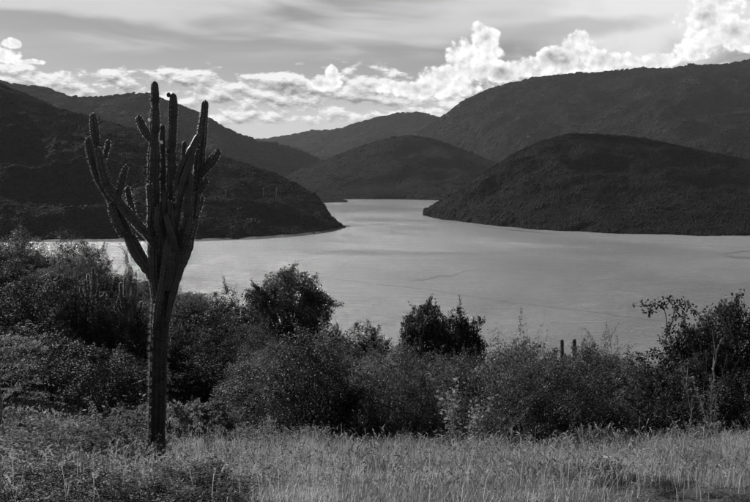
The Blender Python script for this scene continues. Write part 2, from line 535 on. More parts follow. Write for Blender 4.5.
def forest_nodes(scale_noise, mat):
    ng = bpy.data.node_groups.new('forest_crowns', 'GeometryNodeTree')
    ng.interface.new_socket('Geometry', in_out='INPUT', socket_type='NodeSocketGeometry')
    ng.interface.new_socket('Geometry', in_out='OUTPUT', socket_type='NodeSocketGeometry')
    N = ng.nodes; L = ng.links
    gi = N.new('NodeGroupInput'); go = N.new('NodeGroupOutput')
    m2p = N.new('GeometryNodeMeshToPoints')
    L.new(gi.outputs[0], m2p.inputs['Mesh'])
    ico = N.new('GeometryNodeMeshIcoSphere'); ico.inputs['Radius'].default_value = 0.30; ico.inputs['Subdivisions'].default_value = 2
    # a clump: eleven unlike crowns joined
    join = N.new('GeometryNodeJoinGeometry'); rg = random.Random(4)
    for k in range(11):
        a = k * 2.4; r_ = 0.92 * math.sqrt(k / 10.5)
        tr = N.new('GeometryNodeTransform'); L.new(ico.outputs['Mesh'], tr.inputs['Geometry'])
        sc_ = rg.uniform(.65, 1.25)
        tr.inputs['Translation'].default_value = (r_ * math.cos(a) + rg.uniform(-.08, .08), r_ * math.sin(a) + rg.uniform(-.08, .08), rg.uniform(-.04, .10) * 2)
        tr.inputs['Rotation'].default_value = (rg.uniform(0, 6), rg.uniform(0, 6), 0)
        tr.inputs['Scale'].default_value = (sc_, sc_, sc_ * rg.uniform(.8, 1.15))
        L.new(tr.outputs[0], join.inputs[0])
    pos = N.new('GeometryNodeInputPosition')
    no = N.new('ShaderNodeTexNoise'); no.inputs['Scale'].default_value = 4.5; no.inputs['Detail'].default_value = 3.0; no.inputs['Roughness'].default_value = 0.7
    L.new(pos.outputs[0], no.inputs['Vector'])
    cn = N.new('ShaderNodeVectorMath'); cn.operation = 'SUBTRACT'; L.new(no.outputs['Color'], cn.inputs[0]); cn.inputs[1].default_value = (.5, .5, .5)
    vm = N.new('ShaderNodeVectorMath'); vm.operation = 'SCALE'; L.new(cn.outputs[0], vm.inputs[0]); vm.inputs['Scale'].default_value = 0.28
    st = N.new('GeometryNodeSetPosition'); L.new(join.outputs[0], st.inputs['Geometry']); L.new(vm.outputs[0], st.inputs['Offset'])
    sm = N.new('GeometryNodeSetMaterial'); sm.inputs['Material'].default_value = mat
    L.new(st.outputs[0], sm.inputs['Geometry'])
    iop = N.new('GeometryNodeInstanceOnPoints')
    L.new(m2p.outputs[0], iop.inputs['Points']); L.new(sm.outputs[0], iop.inputs['Instance'])
    na = N.new('GeometryNodeInputNamedAttribute'); na.data_type = 'FLOAT_VECTOR'; na.inputs['Name'].default_value = 'size'
    L.new(na.outputs[0], iop.inputs['Scale'])
    nr = N.new('GeometryNodeInputNamedAttribute'); nr.data_type = 'FLOAT_VECTOR'; nr.inputs['Name'].default_value = 'turn'
    L.new(nr.outputs[0], iop.inputs['Rotation'])
    L.new(iop.outputs[0], go.inputs[0])
    return ng


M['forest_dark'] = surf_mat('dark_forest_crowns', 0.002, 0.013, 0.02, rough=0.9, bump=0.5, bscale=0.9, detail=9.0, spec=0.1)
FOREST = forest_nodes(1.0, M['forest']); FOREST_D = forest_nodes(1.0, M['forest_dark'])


def forest(P, T, count, size, seed, tmax=1.08, tmin=0.0, ng=None):
    rng = np.random.default_rng(seed)
    ni, nj = P.shape[:2]
    imax = int(np.searchsorted(T, tmax)); imin = int(np.searchsorted(T, tmin))
    # area-weighted choice of cells
    A = P[imin:imax]
    e1 = A[1:, :-1] - A[:-1, :-1]; e2 = A[:-1, 1:] - A[:-1, :-1]
    ar = np.linalg.norm(np.cross(e1, e2), axis=-1)
    # favour the part nearer the camera: about equal picture density
    ar = ar / np.maximum(A[:-1, :-1, 1], 1) ** 1.0
    vis = np.abs(A[:-1, :-1, 0]) < A[:-1, :-1, 1] * 0.50
    ar = ar * vis
    pr = (ar / ar.sum()).ravel()
    c = rng.choice(len(pr), count, p=pr)
    ii, jj = np.divmod(c, ar.shape[1])
    a = rng.random((count, 1)); b = rng.random((count, 1))
    q = (A[ii, jj] * (1 - a) * (1 - b) + A[ii + 1, jj] * a * (1 - b) + A[ii, jj + 1] * (1 - a) * b + A[ii + 1, jj + 1] * a * b)
    s_ = size * rng.lognormal(0, 0.25, count)
    q[:, 2] += s_ * 0.15
    me = bpy.data.meshes.new('hill_forest')
    me.vertices.add(count); me.vertices.foreach_set('co', q.astype(np.float32).ravel())
    at1 = me.attributes.new('size', 'FLOAT_VECTOR', 'POINT')
    sz = np.stack([s_ * rng.uniform(.8, 1.25, count), s_ * rng.uniform(.8, 1.25, count), s_ * rng.uniform(.6, .85, count)], 1)
    at1.data.foreach_set('vector', sz.astype(np.float32).ravel())
    at2 = me.attributes.new('turn', 'FLOAT_VECTOR', 'POINT')
    nn = np.cross(e1[ii, jj], e2[ii, jj]); nn *= np.sign(nn[:, 2:3]) + (nn[:, 2:3] == 0)
    nn /= np.linalg.norm(nn, axis=1, keepdims=True) + 1e-9
    yaw = rng.uniform(0, 6.28, count); tr = np.zeros((count, 3))
    tr[:, 0] = np.arctan2(-nn[:, 1], nn[:, 2]); tr[:, 1] = np.arcsin(np.clip(nn[:, 0], -1, 1)); tr[:, 2] = 0
    tr += rng.normal(size=(count, 3)) * 0.10; tr[:, 2] = rng.normal(size=count) * 0.35
    at2.data.foreach_set('vector', tr.astype(np.float32).ravel())
    me.update()
    o = link('hill_forest', me, None)
    md = o.modifiers.new('crowns', 'NODES'); md.node_group = ng or FOREST
    o['kind'] = 'stuff'
    return o


# far ones first
Pc, Tc = hill('far_hill', [(150, 160, 9500), (230, 140, 9500), (262, 140, 9400), (285, 137, 9300), (310, 131, 9200), (335, 131, 9000), (355, 124, 9000), (375, 118, 9000), (400, 114, 9000), (425, 114, 9000), (450, 122, 9000), (520, 130, 9000)],
              [(180, None, 7400), (520, None, 7400)], seed=3.1, bump=0.08, spur=900)
Pe, Te = hill('high_ridge', [(a_, b_, 6500) for a_, b_ in ((330, 172), (370, 155), (400, 143), (425, 128), (445, 115), (462, 103), (480, 95), (505, 86), (530, 80), (555, 76), (600, 73), (650, 70), (700, 66), (750, 61), (820, 54), (950, 60))],
              [(330, None, 5600), (480, None, 5300), (560, None, 4800), (640, None, 3900), (950, None, 3300)], seed=5.3, bump=0.11, spur=700, ns=200, nt=70, conv=0.75)
Pg, Tg = hill('middle_ridge', [(640, 178, 3400), (690, 162, 3350), (720, 151, 3300), (750, 142, 3300), (800, 130, 3300), (950, 120, 3300)],
              [(620, None, 2700), (950, None, 2600)], seed=7.7, bump=0.08, spur=300)
Pb, Tb = hill('left_ridge', [(a_, b_, 5000) for a_, b_ in ((-220, 80), (-60, 74), (0, 80), (20, 85), (50, 90), (72, 97), (90, 98), (112, 95), (135, 94), (160, 98), (180, 104), (200, 114), (220, 126), (240, 136), (262, 142), (286, 147), (305, 153), (322, 161), (338, 175), (345, 192))],
              [(-220, None, 3000), (100, None, 3200), (250, None, 4100), (345, None, 4700)], seed=2.2, bump=0.10, spur=420, ns=200)
Pd, Td = hill('middle_hill', [(262, 196, 4100), (280, 182, 4100), (300, 171, 4100), (320, 163, 4100), (345, 152, 4100), (370, 144, 4100), (395, 138, 4100), (415, 137, 4100), (435, 139, 4100), (455, 147, 4100), (480, 157, 4100), (510, 168, 4100), (560, 188, 4000)],
              [(270, 199.5), (330, 199.0), (400, 199.4), (470, 200.5), (560, 203)], seed=8.4, bump=0.12, spur=330)
Pf, Tf = hill('front_hill', [(424, 211, 2080), (436, 204, 2070), (450, 197, 2060), (470, 183, 2050), (490, 170, 2050), (515, 154, 2050), (540, 143, 2050), (562, 137, 2050), (590, 134, 2050), (620, 135, 2050), (650, 140, 2050), (680, 147, 2050), (710, 154, 2050), (750, 162, 2050), (800, 172, 2000), (900, 190, 1900)],
              [(425, 215.5), (440, 219), (480, 224), (530, 229), (600, 233), (680, 235), (760, 236), (900, 236)], seed=4.6, bump=0.11, spur=230, ns=220, nt=80)
Pa, Ta = hill('left_hill', [(-260, 40, 2300), (-100, 62, 2300), (-40, 74, 2250), (0, 84, 2200), (35, 100, 2150), (80, 116, 2100), (110, 124, 2050), (140, 134, 2000), (180, 145, 1950), (222, 157, 1900), (250, 166, 1850), (276, 176, 1800), (300, 187, 1760), (313, 195, 1720), (321, 204, 1690), (329, 216, 1640), (341, 226, 1600)],
              [(-260, 244), (-100, 242), (0, 241.5), (100, 241), (200, 240.5), (260, 238), (300, 235), (325, 232), (342, 228)], seed=6.1, bump=0.13, spur=230, ns=220, nt=80)

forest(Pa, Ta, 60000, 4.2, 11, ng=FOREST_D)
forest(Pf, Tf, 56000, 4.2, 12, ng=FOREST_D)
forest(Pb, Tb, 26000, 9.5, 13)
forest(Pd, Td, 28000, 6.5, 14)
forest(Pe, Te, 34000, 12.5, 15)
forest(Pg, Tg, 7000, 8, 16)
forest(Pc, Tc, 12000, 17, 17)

# low spit behind the left hill's point
Ps, Ts = hill('low_spit', [(275, 192, 3500), (300, 194, 3450), (325, 197, 3350), (346, 200.5, 3200)], [(272, 203.5), (300, 203.2), (325, 202.8), (348, 202.2)], ns=60, nt=30, seed=1.9, bump=0.05, spur=120)
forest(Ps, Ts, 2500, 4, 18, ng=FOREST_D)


def shore_band(name, pts, wpx, seed):
    """pale strip of bare rock and mud along a waterline"""
    rng = np.random.default_rng(seed)
    p = spline_px(pts, 90); v = []
    for i, (px, py) in enumerate(p):
        c = lake_at(px, py); k = c.y ** 2 / (CAMZ * F)
        w = wpx * k * rng.uniform(0.5, 1.3)
        v += [(c.x, c.y - w * 0.2, -0.4), (c.x, c.y + w * 0.4, 1.0 * rng.uniform(.5, 1.2)), (c.x, c.y + w, 2.4)]
    n = len(p); f = []
    for i in range(n - 1):
        for k in range(2): f.append((3 * i + k, 3 * i + 3 + k, 3 * i + 4 + k, 3 * i + 1 + k))
    o = link(name, mesh_np(name, v, f), M['shore']); o['kind'] = 'structure'


shore_band('left_shore', [(-60, 242.3), (100, 241.8), (200, 241.3), (262, 239), (300, 236), (325, 233), (343, 229)], 0.9, 1)

# ------------------------------------------------------------------ thin haze in the air
hm, hnt, hout = new_mat('haze_air')
pv = hnt.nodes.new('ShaderNodeVolumePrincipled'); pv.inputs['Color'].default_value = (.9, .9, .9, 1); pv.inputs['Density'].default_value = HAZE
pv.inputs['Anisotropy'].default_value = 0.2
hnt.links.new(pv.outputs[0], hout.inputs['Volume'])
hb = bpy.data.meshes.new('haze'); import bmesh
bm_ = bmesh.new(); bmesh.ops.create_cube(bm_, size=1.0); bm_.to_mesh(hb); bm_.free()
hz = link('haze', hb, hm); hz['kind'] = 'stuff'; hz['label'] = 'thin pale haze in the air over the lake and hills'
hz.scale = (84000, 44000, 940); hz.location = (0, 19000, 340)

# ------------------------------------------------------------------ plants: generator
def plant_proto(name, seed, nleaf, leaf, mat='leaf', bark='bark', lobes=22, lobe_r=(0.10, 0.19), base=0.0, aspect=0.5, flat=0.85,
                sprigs=70, sprig_len=0.13, stems=4, fill=0.25, r0=0.016, rmin=0.35, mess=0.45):
    """unit plant (width 1, height 1): stems fork to leafy lobes, each lobe a shell of leaves with sprigs standing out of it"""
    rng = np.random.default_rng(seed); A = Acc()
    # lobe centres spread through a lopsided dome
    C_ = []
    ab = rng.uniform(0, 6.28)
    while len(C_) < lobes:
        q = rng.uniform(-1, 1, 3); q[2] = abs(q[2])
        rr = np.linalg.norm(q)
        if rr > 1 or rr < rmin: continue
        lr = rng.uniform(*lobe_r)
        lop = 1 + 0.14 * math.cos(math.atan2(q[1], q[0]) - ab)
        c = np.array([q[0] * (0.5 - lr * .7) * lop, q[1] * (0.5 - lr * .7) * lop, base + lr * 0.5 + q[2] * (1 - base - lr * 1.25)])
        if any(np.linalg.norm(c - d[0]) < (lr + d[1]) * 0.55 for d in C_) and rng.random() < 0.8: continue
        C_.append((c, lr, rng.gamma(3.0, 0.33) + 0.25))
    sb = [np.array([rng.normal() * .03, rng.normal() * .03, -0.04]) for _ in range(stems)]
    for k, (c, lr, w) in enumerate(C_):
        b0 = sb[k % stems]
        m1 = b0 * 0.4 + c * 0.45 + rng.normal(size=3) * 0.03; m1[2] = max(m1[2], base * 0.6)
        fork = np.array([b0[0] * 1.4, b0[1] * 1.4, max(base * 0.8, 0.08)])
        pts = np.array([b0, fork, m1, c * 0.8 + m1 * 0.2 + rng.normal(size=3) * 0.02, c])
        v, f = tube(pts, np.array([r0, r0 * .8, r0 * .5, r0 * .35, r0 * .2]), 5); A.add(v, f)
    tot = sum(w * lr * lr for _, lr, w in C_)
    Ps = []; Dr = []
    for c, lr, w in C_:
        n = int(nleaf * 0.72 * w * lr * lr / tot)
        d = rng.normal(size=(n, 3)); d[:, 2] += 0.35; d /= np.linalg.norm(d, axis=1, keepdims=True)
        # lumpy shell
        lump = 1 + 0.22 * np.sin(d[:, 0] * 7 + c[0] * 50) * np.sin(d[:, 1] * 7 + c[1] * 40) + 0.15 * np.sin(d[:, 2] * 9 + c[2] * 60)
        rad = lr * lump * (1 - rng.random(n) ** 2 * (0.25 + fill)) * rng.uniform(0.9, 1.12, n)
        P = c + d * rad[:, None] * np.array([1, 1, flat]); Ps.append(P); Dr.append(d)
    for _ in range(sprigs):
        c, lr, w = C_[rng.integers(len(C_))]
        d = rng.normal(size=3); d[2] = abs(d[2]) + 0.2; d /= np.linalg.norm(d)
        p0 = c + d * lr * 0.6; L = sprig_len * rng.uniform(0.5, 1.3) + lr * 0.5
        bend = rng.normal(size=3) * 0.25
        pts = np.array([p0 + d * L * t + bend * L * t * t for t in (0, .35, .7, 1.0)])
        v, f = tube(pts, np.array([.003, .0024, .0018, .0009]), 3); A.add(v, f)
        k = int(nleaf * 0.28 / sprigs); t = rng.uniform(0.2, 1.02, k)[:, None]
        P = p0 + d * L * t + bend * L * t * t + rng.normal(size=(k, 3)) * 0.013 * np.array([1, 1, flat]); Ps.append(P); Dr.append(np.repeat(d[None] * 0.6, k, 0))
    P = np.concatenate(Ps); Dd = np.concatenate(Dr)
    k = np.array([0.5 / np.percentile(np.hypot(P[:, 0], P[:, 1]), 97.5)] * 2 + [1.0 / np.percentile(P[:, 2], 99.3)])
    P = P * k; A.v = [a_ * k for a_ in A.v]
    wood = A.mesh(name + '_wood', True); wood.materials.append(M[bark])
    P[:, 2] = np.maximum(P[:, 2], 0.005)
    v, f = leaves(P, leaf, rng, aspect, nrm_=Dd, mess=mess)
    crown = mesh_np(name + '_crown', v, f); crown.materials.append(M[mat])
    return wood, crown


PROTO = {}
for i in range(4):
    PROTO['scrub%d' % i] = plant_proto('scrub', 20 + i, 17000, 0.021, lobes=26, lobe_r=(.11, .20), sprigs=60, sprig_len=.08)
for i in range(3):
    PROTO['dark%d' % i] = plant_proto('dark_scrub', 40 + i, 17000, 0.022, mat='leaf_dark', lobes=20, lobe_r=(.14, .24), sprigs=50, sprig_len=.07)
for i in range(3):
    PROTO['near%d' % i] = plant_proto('near_scrub', 60 + i, 30000, 0.0185, lobes=34, lobe_r=(.10, .18), aspect=0.55, sprigs=130, sprig_len=.07, r0=.012)
for i in range(2):
    PROTO['tree%d' % i] = plant_proto('tree', 80 + i, 16000, 0.024, mat='leaf_dark', lobes=50, lobe_r=(.08, .13), base=0.35, rmin=.5, aspect=0.7, sprigs=90, sprig_len=.06, stems=2, r0=.02)
PROTO['tree2'] = plant_proto('tree', 90, 20000, 0.021, mat='leaf', lobes=85, lobe_r=(.075, .12), base=0.40, rmin=.6, aspect=0.8, sprigs=120, sprig_len=.05, stems=3, r0=.02)
for i in range(2):
    PROTO['feather%d' % i] = plant_proto('feathery', 95 + i, 13000, 0.018, mat='leaf', lobes=26, lobe_r=(.09, .18), base=0.15, flat=0.28, aspect=0.35, sprigs=120, sprig_len=.16, stems=2, bark='bark_pale', r0=.012)
for i in range(3):
    PROTO['weed%d' % i] = plant_proto('weed', 110 + i, 1500, 0.060, mat='leaf_pale', lobes=12, lobe_r=(.10, .2), sprigs=40, sprig_len=.25, aspect=0.5, r0=.01)
for i in range(2):
    PROTO['thin%d' % i] = plant_proto('thin', 130 + i, 6500, 0.021, mat='leaf', bark='bark_pale', lobes=24, lobe_r=(.05, .11), sprigs=110, sprig_len=.2, r0=.011, aspect=.6)


def plant(proto, x, y, w, h, name, label, cat, group=None, sink=0.05, rz=None):
    wood, crown = PROTO[proto]
    o = empty(name, (x, y, zg(x, y) - sink), random.uniform(0, 6.28) if rz is None else rz)
    tag(o, label, cat, group)
    o.scale = (w, w, h)
    for nm, me in (('stem' if 'tree' not in name else 'trunk', wood), ('foliage' if 'tree' not in name else 'crown', crown)):
        c = bpy.data.objects.new(nm, me); COL.objects.link(c); c.parent = o
    return o


def plant_px(proto, px, D, top, wpx, name, label, cat, group=None, rz=None, wood_down=0.0):
    """by picture column, distance, picture row of its top and picture width"""
    x = (px - 375) / F * D
    z0 = zg(x, D); zt = at(px, top, D).z
    h = max(zt - z0, 0.3)
    return plant(proto, x, D, wpx / F * D, h, name, label, cat, group, rz=rz)


# ------------------------------------------------------------------ scrub in zones
taken = []


def where(label, px, D, pxr, Dr):
    a = (px - pxr[0]) / (pxr[1] - pxr[0]); b = (D ** 2 - Dr[0] ** 2) / (Dr[1] ** 2 - Dr[0] ** 2)
    return label % (('at its left end', 'left of its middle', 'right of its middle', 'at its right end')[min(3, int(a * 4))], ('nearest row', 'middle row', 'farthest row')[min(2, int(b * 3))])


def scatter(n, pxr, Dr, hr, wr, protos, name, label, cat, group, sp=0.8, cap=None, tries=6000):
    k = 0
    for _ in range(tries):
        if k >= n: break
        D = math.sqrt(random.uniform(Dr[0] ** 2, Dr[1] ** 2)); px = random.uniform(*pxr)
        x = (px - 375) / F * D
        w = random.uniform(*wr); h = random.uniform(*hr)
        if any((x - a) ** 2 + (D - b) ** 2 < ((w + c) * 0.5 * sp) ** 2 for a, b, c in taken): continue
        z0 = zg(x, D)
        if cap:
            lim = cap(px)
            hm = at(px, lim, D).z - z0
            if hm < hr[0] * 0.5: continue
            h = min(h, hm)
        taken.append((x, D, w)); k += 1
        plant(random.choice(protos), x, D, w, h, name, where(label, px, D, pxr, Dr), cat, group)
    return k


def skyline(px):
    xs = [-200, 0, 30, 60, 100, 118, 145, 180, 210, 250, 270, 335, 370, 410, 450, 490, 540, 600, 640, 680, 720, 900]
    yy = [226, 230, 234, 238, 250, 266, 270, 284, 290, 298, 318, 328, 330, 334, 334, 342, 344, 352, 354, 342, 328, 318]
    return float(np.interp(px, xs, yy)) + random.uniform(0, 8)


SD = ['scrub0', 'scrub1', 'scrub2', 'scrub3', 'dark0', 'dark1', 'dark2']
L1 = ('dark bush on the scrub slope behind the tall cactus, %s, %s', 'bush', 'bushes on the left slope')
L2 = ('fine-leaved bush in the middle thicket before the lake, %s, %s', 'bush', 'bushes in the middle thicket')
L3 = ('dark bush in the thicket behind the right-hand grass, %s, %s', 'bush', 'bushes in the right thicket')
L4 = ('low bush between thicket and waterline, %s, %s', 'bush', 'bushes on the slope down to the lake')
scatter(125, (-90, 262), (64, 128), (2.4, 4.6), (4.0, 6.5), ['dark0', 'dark1', 'dark2', 'dark0', 'dark1', 'dark2', 'scrub3'], 'scrub_bush', *L1, sp=0.60, cap=skyline)  # mostly dark-leaved bushes: the slope's shade is put into leaf colour
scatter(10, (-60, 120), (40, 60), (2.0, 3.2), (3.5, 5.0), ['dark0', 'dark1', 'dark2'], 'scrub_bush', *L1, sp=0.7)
scatter(70, (255, 540), (30, 112), (2.6, 4.8), (3.6, 6.0), SD + ['near0', 'near1'], 'scrub_bush', *L2, sp=0.60, cap=skyline)
scatter(26, (275, 540), (24, 32), (1.8, 3.8), (2.6, 3.8), ['near0', 'near1'], 'scrub_bush', *L2, sp=0.62, cap=skyline)
scatter(74, (520, 860), (26, 110), (2.6, 5.2), (3.4, 5.6), ['scrub0', 'scrub1', 'scrub2', 'scrub3', 'dark0', 'dark2', 'near2', 'tree1'], 'scrub_bush', *L3, sp=0.60, cap=skyline)
scatter(26, (530, 830), (22, 30), (1.5, 3.0), (2.2, 3.4), ['near0', 'near2', 'thin0', 'dark1', 'scrub2'], 'scrub_bush', *L3, sp=0.62, cap=skyline)
scatter(60, (-100, 860), (130, 380), (3, 5), (7, 13), SD, 'scrub_bush', *L4, sp=0.75)

# ------------------------------------------------------------------ named trees and bushes
plant_px('tree2', 291, 92, 270, 100, 'round_tree', 'round dark tree standing against the lake, sky-lit gaps through its crown', 'tree', rz=1.0)
plant_px('tree2', 428, 96, 303, 62, 'round_tree', 'low dark tree with a domed crown against the lake, left of the sprigged tree', 'tree', rz=2.0)
plant_px('tree0', 466, 92, 308, 52, 'round_tree', 'small dark tree with upright sprigs against the lake', 'tree', rz=4.0)
plant_px('dark1', 368, 88, 322, 66, 'low_bush', 'flat-topped dark bush between the round tree and the domed tree', 'bush')
plant_px('dark0', 224, 100, 285, 56, 'low_bush', 'dark bush just left of the round tree by the lake', 'bush')
plant_px('scrub1', 20, 112, 231, 80, 'low_bush', 'broad bush with lit top at the upper left, cut by the frame', 'bush')
plant_px('scrub2', 66, 110, 236, 76, 'low_bush', 'rim-lit domed bush on the crest of the left slope above the cacti', 'bush')
plant_px('scrub3', 98, 100, 246, 34, 'low_bush', 'small bush at the right end of the left crest, beside the water', 'bush')
plant_px('thin1', 128, 70, 243, 22, 'thin_bush', 'thin twiggy bush just left of the cactus trunk, against the water', 'bush')
plant_px('scrub1', 508, 40, 330, 64, 'sparse_bush', 'leafy bush against the lake right of the sprigged tree', 'bush')
plant_px('feather1', 608, 44, 332, 70, 'sparse_bush', 'sparse bush with arching leafy twigs right of the twin column cactus', 'bush')
plant_px('scrub0', 572, 38, 356, 74, 'low_bush', 'bush in front of the twin column cactus, hiding its lower half', 'bush')
plant_px('thin0', 540, 42, 338, 50, 'sparse_bush', 'bush with leafy top just left of the twin column cactus', 'bush')
plant_px('tree2', 738, 33, 303, 124, 'leafy_tree', 'tall leafy tree at the right edge above the thicket', 'tree', rz=0.4)
plant_px('tree1', 702, 31, 326, 84, 'leafy_tree', 'smaller leafy tree just left of the tall leafy tree at the right edge', 'tree', rz=2.2)
plant_px('thin1', 716, 27, 352, 60, 'thin_bush', 'thin bush with bare pale upright stem in the right thicket', 'bush', rz=1.0)
plant_px('near1', 400, 26, 352, 128, 'low_bush', 'large fine-leaved bush filling the middle of the thicket', 'bush')
plant_px('near0', 330, 28, 362, 90, 'low_bush', 'fine-leaved bush at the left end of the middle thicket', 'bush')
plant_px('near1', 650, 25, 392, 110, 'low_bush', 'low bush in front of the right thicket below the arching sprig', 'bush')
for px, tp, w_ in ((258, 312, 34), (284, 318, 44), (312, 322, 40), (338, 324, 30)):
    plant_px(random.choice(['dark0', 'dark1', 'dark2']), px, 86, tp, w_, 'low_bush', 'dark bush crowded round the foot of the round tree', 'bush', 'bushes at the foot of the round tree')


def pinnate_shrub(px, D, name, label, cat, sprays, leafl, mat, seed, per=46, sr=0.014):
    """upright stem with feather-like sprays; sprays: (start px, py, end px, py, depth shift)"""
    rng = np.random.default_rng(seed); x = (px - 375) / F * D; base = Vector((x, D, zg(x, D)))
    o = tag(empty(name, base), label, cat); A = Acc(); Ps = []; Ds = []
    for (x0, y0, x1, y1, dz) in sprays:
        p0 = np.array((at(x0, y0, D) - base)[:]); p1 = np.array((at(x1, y1, D + dz) - base)[:])
        root_ = np.array([0.0, 0.0, -0.05])
        v, f = tube(np.array([root_, root_ * .5 + p0 * .5 + rng.normal(size=3) * .03, p0]), [sr, sr * .7, sr * .5], 5); A.add(v, f)
        L = np.linalg.norm(p1 - p0); t = np.linspace(0, 1, 10)[:, None]
        pts = p0 + (p1 - p0) * t + np.array([0, 0, 1.0]) * L * 0.22 * np.sin(t * math.pi)
        v, f = tube(pts, np.linspace(.006, .002, 10), 4); A.add(v, f)
        ax = (p1 - p0) / L
        # secondary leaflets stalks left and right
        for k in range(9):
            q = pts[1 + k % 9]; sd_ = np.cross(ax, [0, 0, 1.0]) * (1 if k % 2 else -1) + ax * 0.6 + rng.normal(size=3) * .25; sd_ /= np.linalg.norm(sd_)
            l2 = L * rng.uniform(.22, .38)
            for j in range(per // 3):
                tt = rng.uniform(0, 1); Ps.append(q + sd_ * l2 * tt + rng.normal(size=3) * 0.006); Ds.append(sd_ * .6 + np.array([0, 0, .15]) + rng.normal(size=3) * .4)
    link('stem', A.mesh('shrub_stem', True), M['bark_pale'], o)
    v, f = leaves(np.array(Ps), leafl, rng, 0.42, dirs=np.array(Ds))
    link('foliage', mesh_np('shrub_foliage', v, f), M[mat], o)


rq = random.Random(3); sp_l = []
for k in range(30):
    y0 = 345 + rq.uniform(0, 75); sp_l.append((rq.uniform(-16, 2), y0 + 6, rq.uniform(8, 44) if k % 4 else rq.uniform(-60, -20), y0 - rq.uniform(-4, 12), rq.uniform(-.7, .7)))
pinnate_shrub(-8, 14.5, 'feathery_shrub', 'feathery shrub with layered pale sprays at the left frame edge', 'shrub', sp_l, 0.042, 'leaf_pale', 8)


# ------------------------------------------------------------------ sprig tree on the right: a bent leafy branch over the water
def leafy_path(tree, paths, D, leaf, n, spread_m, seed, mat='leaf_dark', rad=0.018):
    rng = np.random.default_rng(seed)
    base = tree.location
    for path in paths:
        W = np.array([(at(px, py, D + dz) - base)[:] for px, py, dz in path])
        t = np.linspace(0, 1, 14); d = np.linspace(0, 1, len(W))
        P = np.stack([np.interp(t, d, W[:, k]) for k in range(3)], 1); P[1:-1] += rng.normal(size=(12, 3)) * 0.012
        v, f = tube(P, np.linspace(rad, rad * 0.3, 14), 5)
        link('branch', mesh_np('branch', v, f, True), M['bark'], tree)
    return


sx = (664 - 375) / F * 28.0
spr = tag(empty('sprig_tree', (sx, 28.0, zg(sx, 28.0) - 0.05)), 'slender tree arching a bent leafy sprig over the lake, left of the tall leafy tree', 'tree')
paths = [[(684, 420, 0), (676, 380, 0), (668, 355, 0), (666, 338, 0), (672, 322, 0), (684, 312, 0)],
         [(666, 338, 0), (668, 322, 0.1), (664, 308, 0.1), (655, 303, 0.2), (644, 307, 0.2), (633, 305, 0.3)],
         [(672, 322, 0), (676, 306, -.1), (686, 303, -.1), (694, 310, -.2), (700, 322, -.3)],
         [(664, 308, .1), (670, 300, 0), (662, 297, .2)],
         [(668, 355, 0), (655, 352, .2), (640, 358, .3), (628, 356, .4)],
         [(694, 310, -.2), (706, 322, -.2), (716, 330, -.2)]]
leafy_path(spr, paths, 28.0, 0.06, 0, 0, 5)
rng = np.random.default_rng(77)
LP = []
lc = [(668, 349, 4, 34), (664, 342, 5, 30), (668, 333, 5, 44), (672, 325, 5, 40), (662, 303, 6, 50), (653, 306, 6, 50), (645, 306, 4, 26), (634, 305, 2, 9), (678, 306, 6, 60), (686, 305, 5, 46), (693, 311, 4, 30),
      (699, 320, 3, 18), (676, 316, 5, 34), (671, 300, 5, 40), (685, 315, 3, 16), (650, 313, 3, 14), (641, 301, 2, 8), (655, 352, 6, 60), (640, 357, 6, 50), (672, 358, 9, 120), (690, 370, 12, 160), (660, 368, 12, 160)]
for px, py, r_, n in lc:
    for _ in range(n):
        p = at(px + rng.normal() * r_ * 0.55, py + rng.normal() * r_ * 0.55, 28.0 + rng.normal() * 0.15) - spr.location
        LP.append(p[:])
v, f = leaves(np.array(LP), 0.085, rng, 0.6, up=-0.5)
link('foliage', mesh_np('sprig_foliage', v, f), M['leaf_dark'], spr)


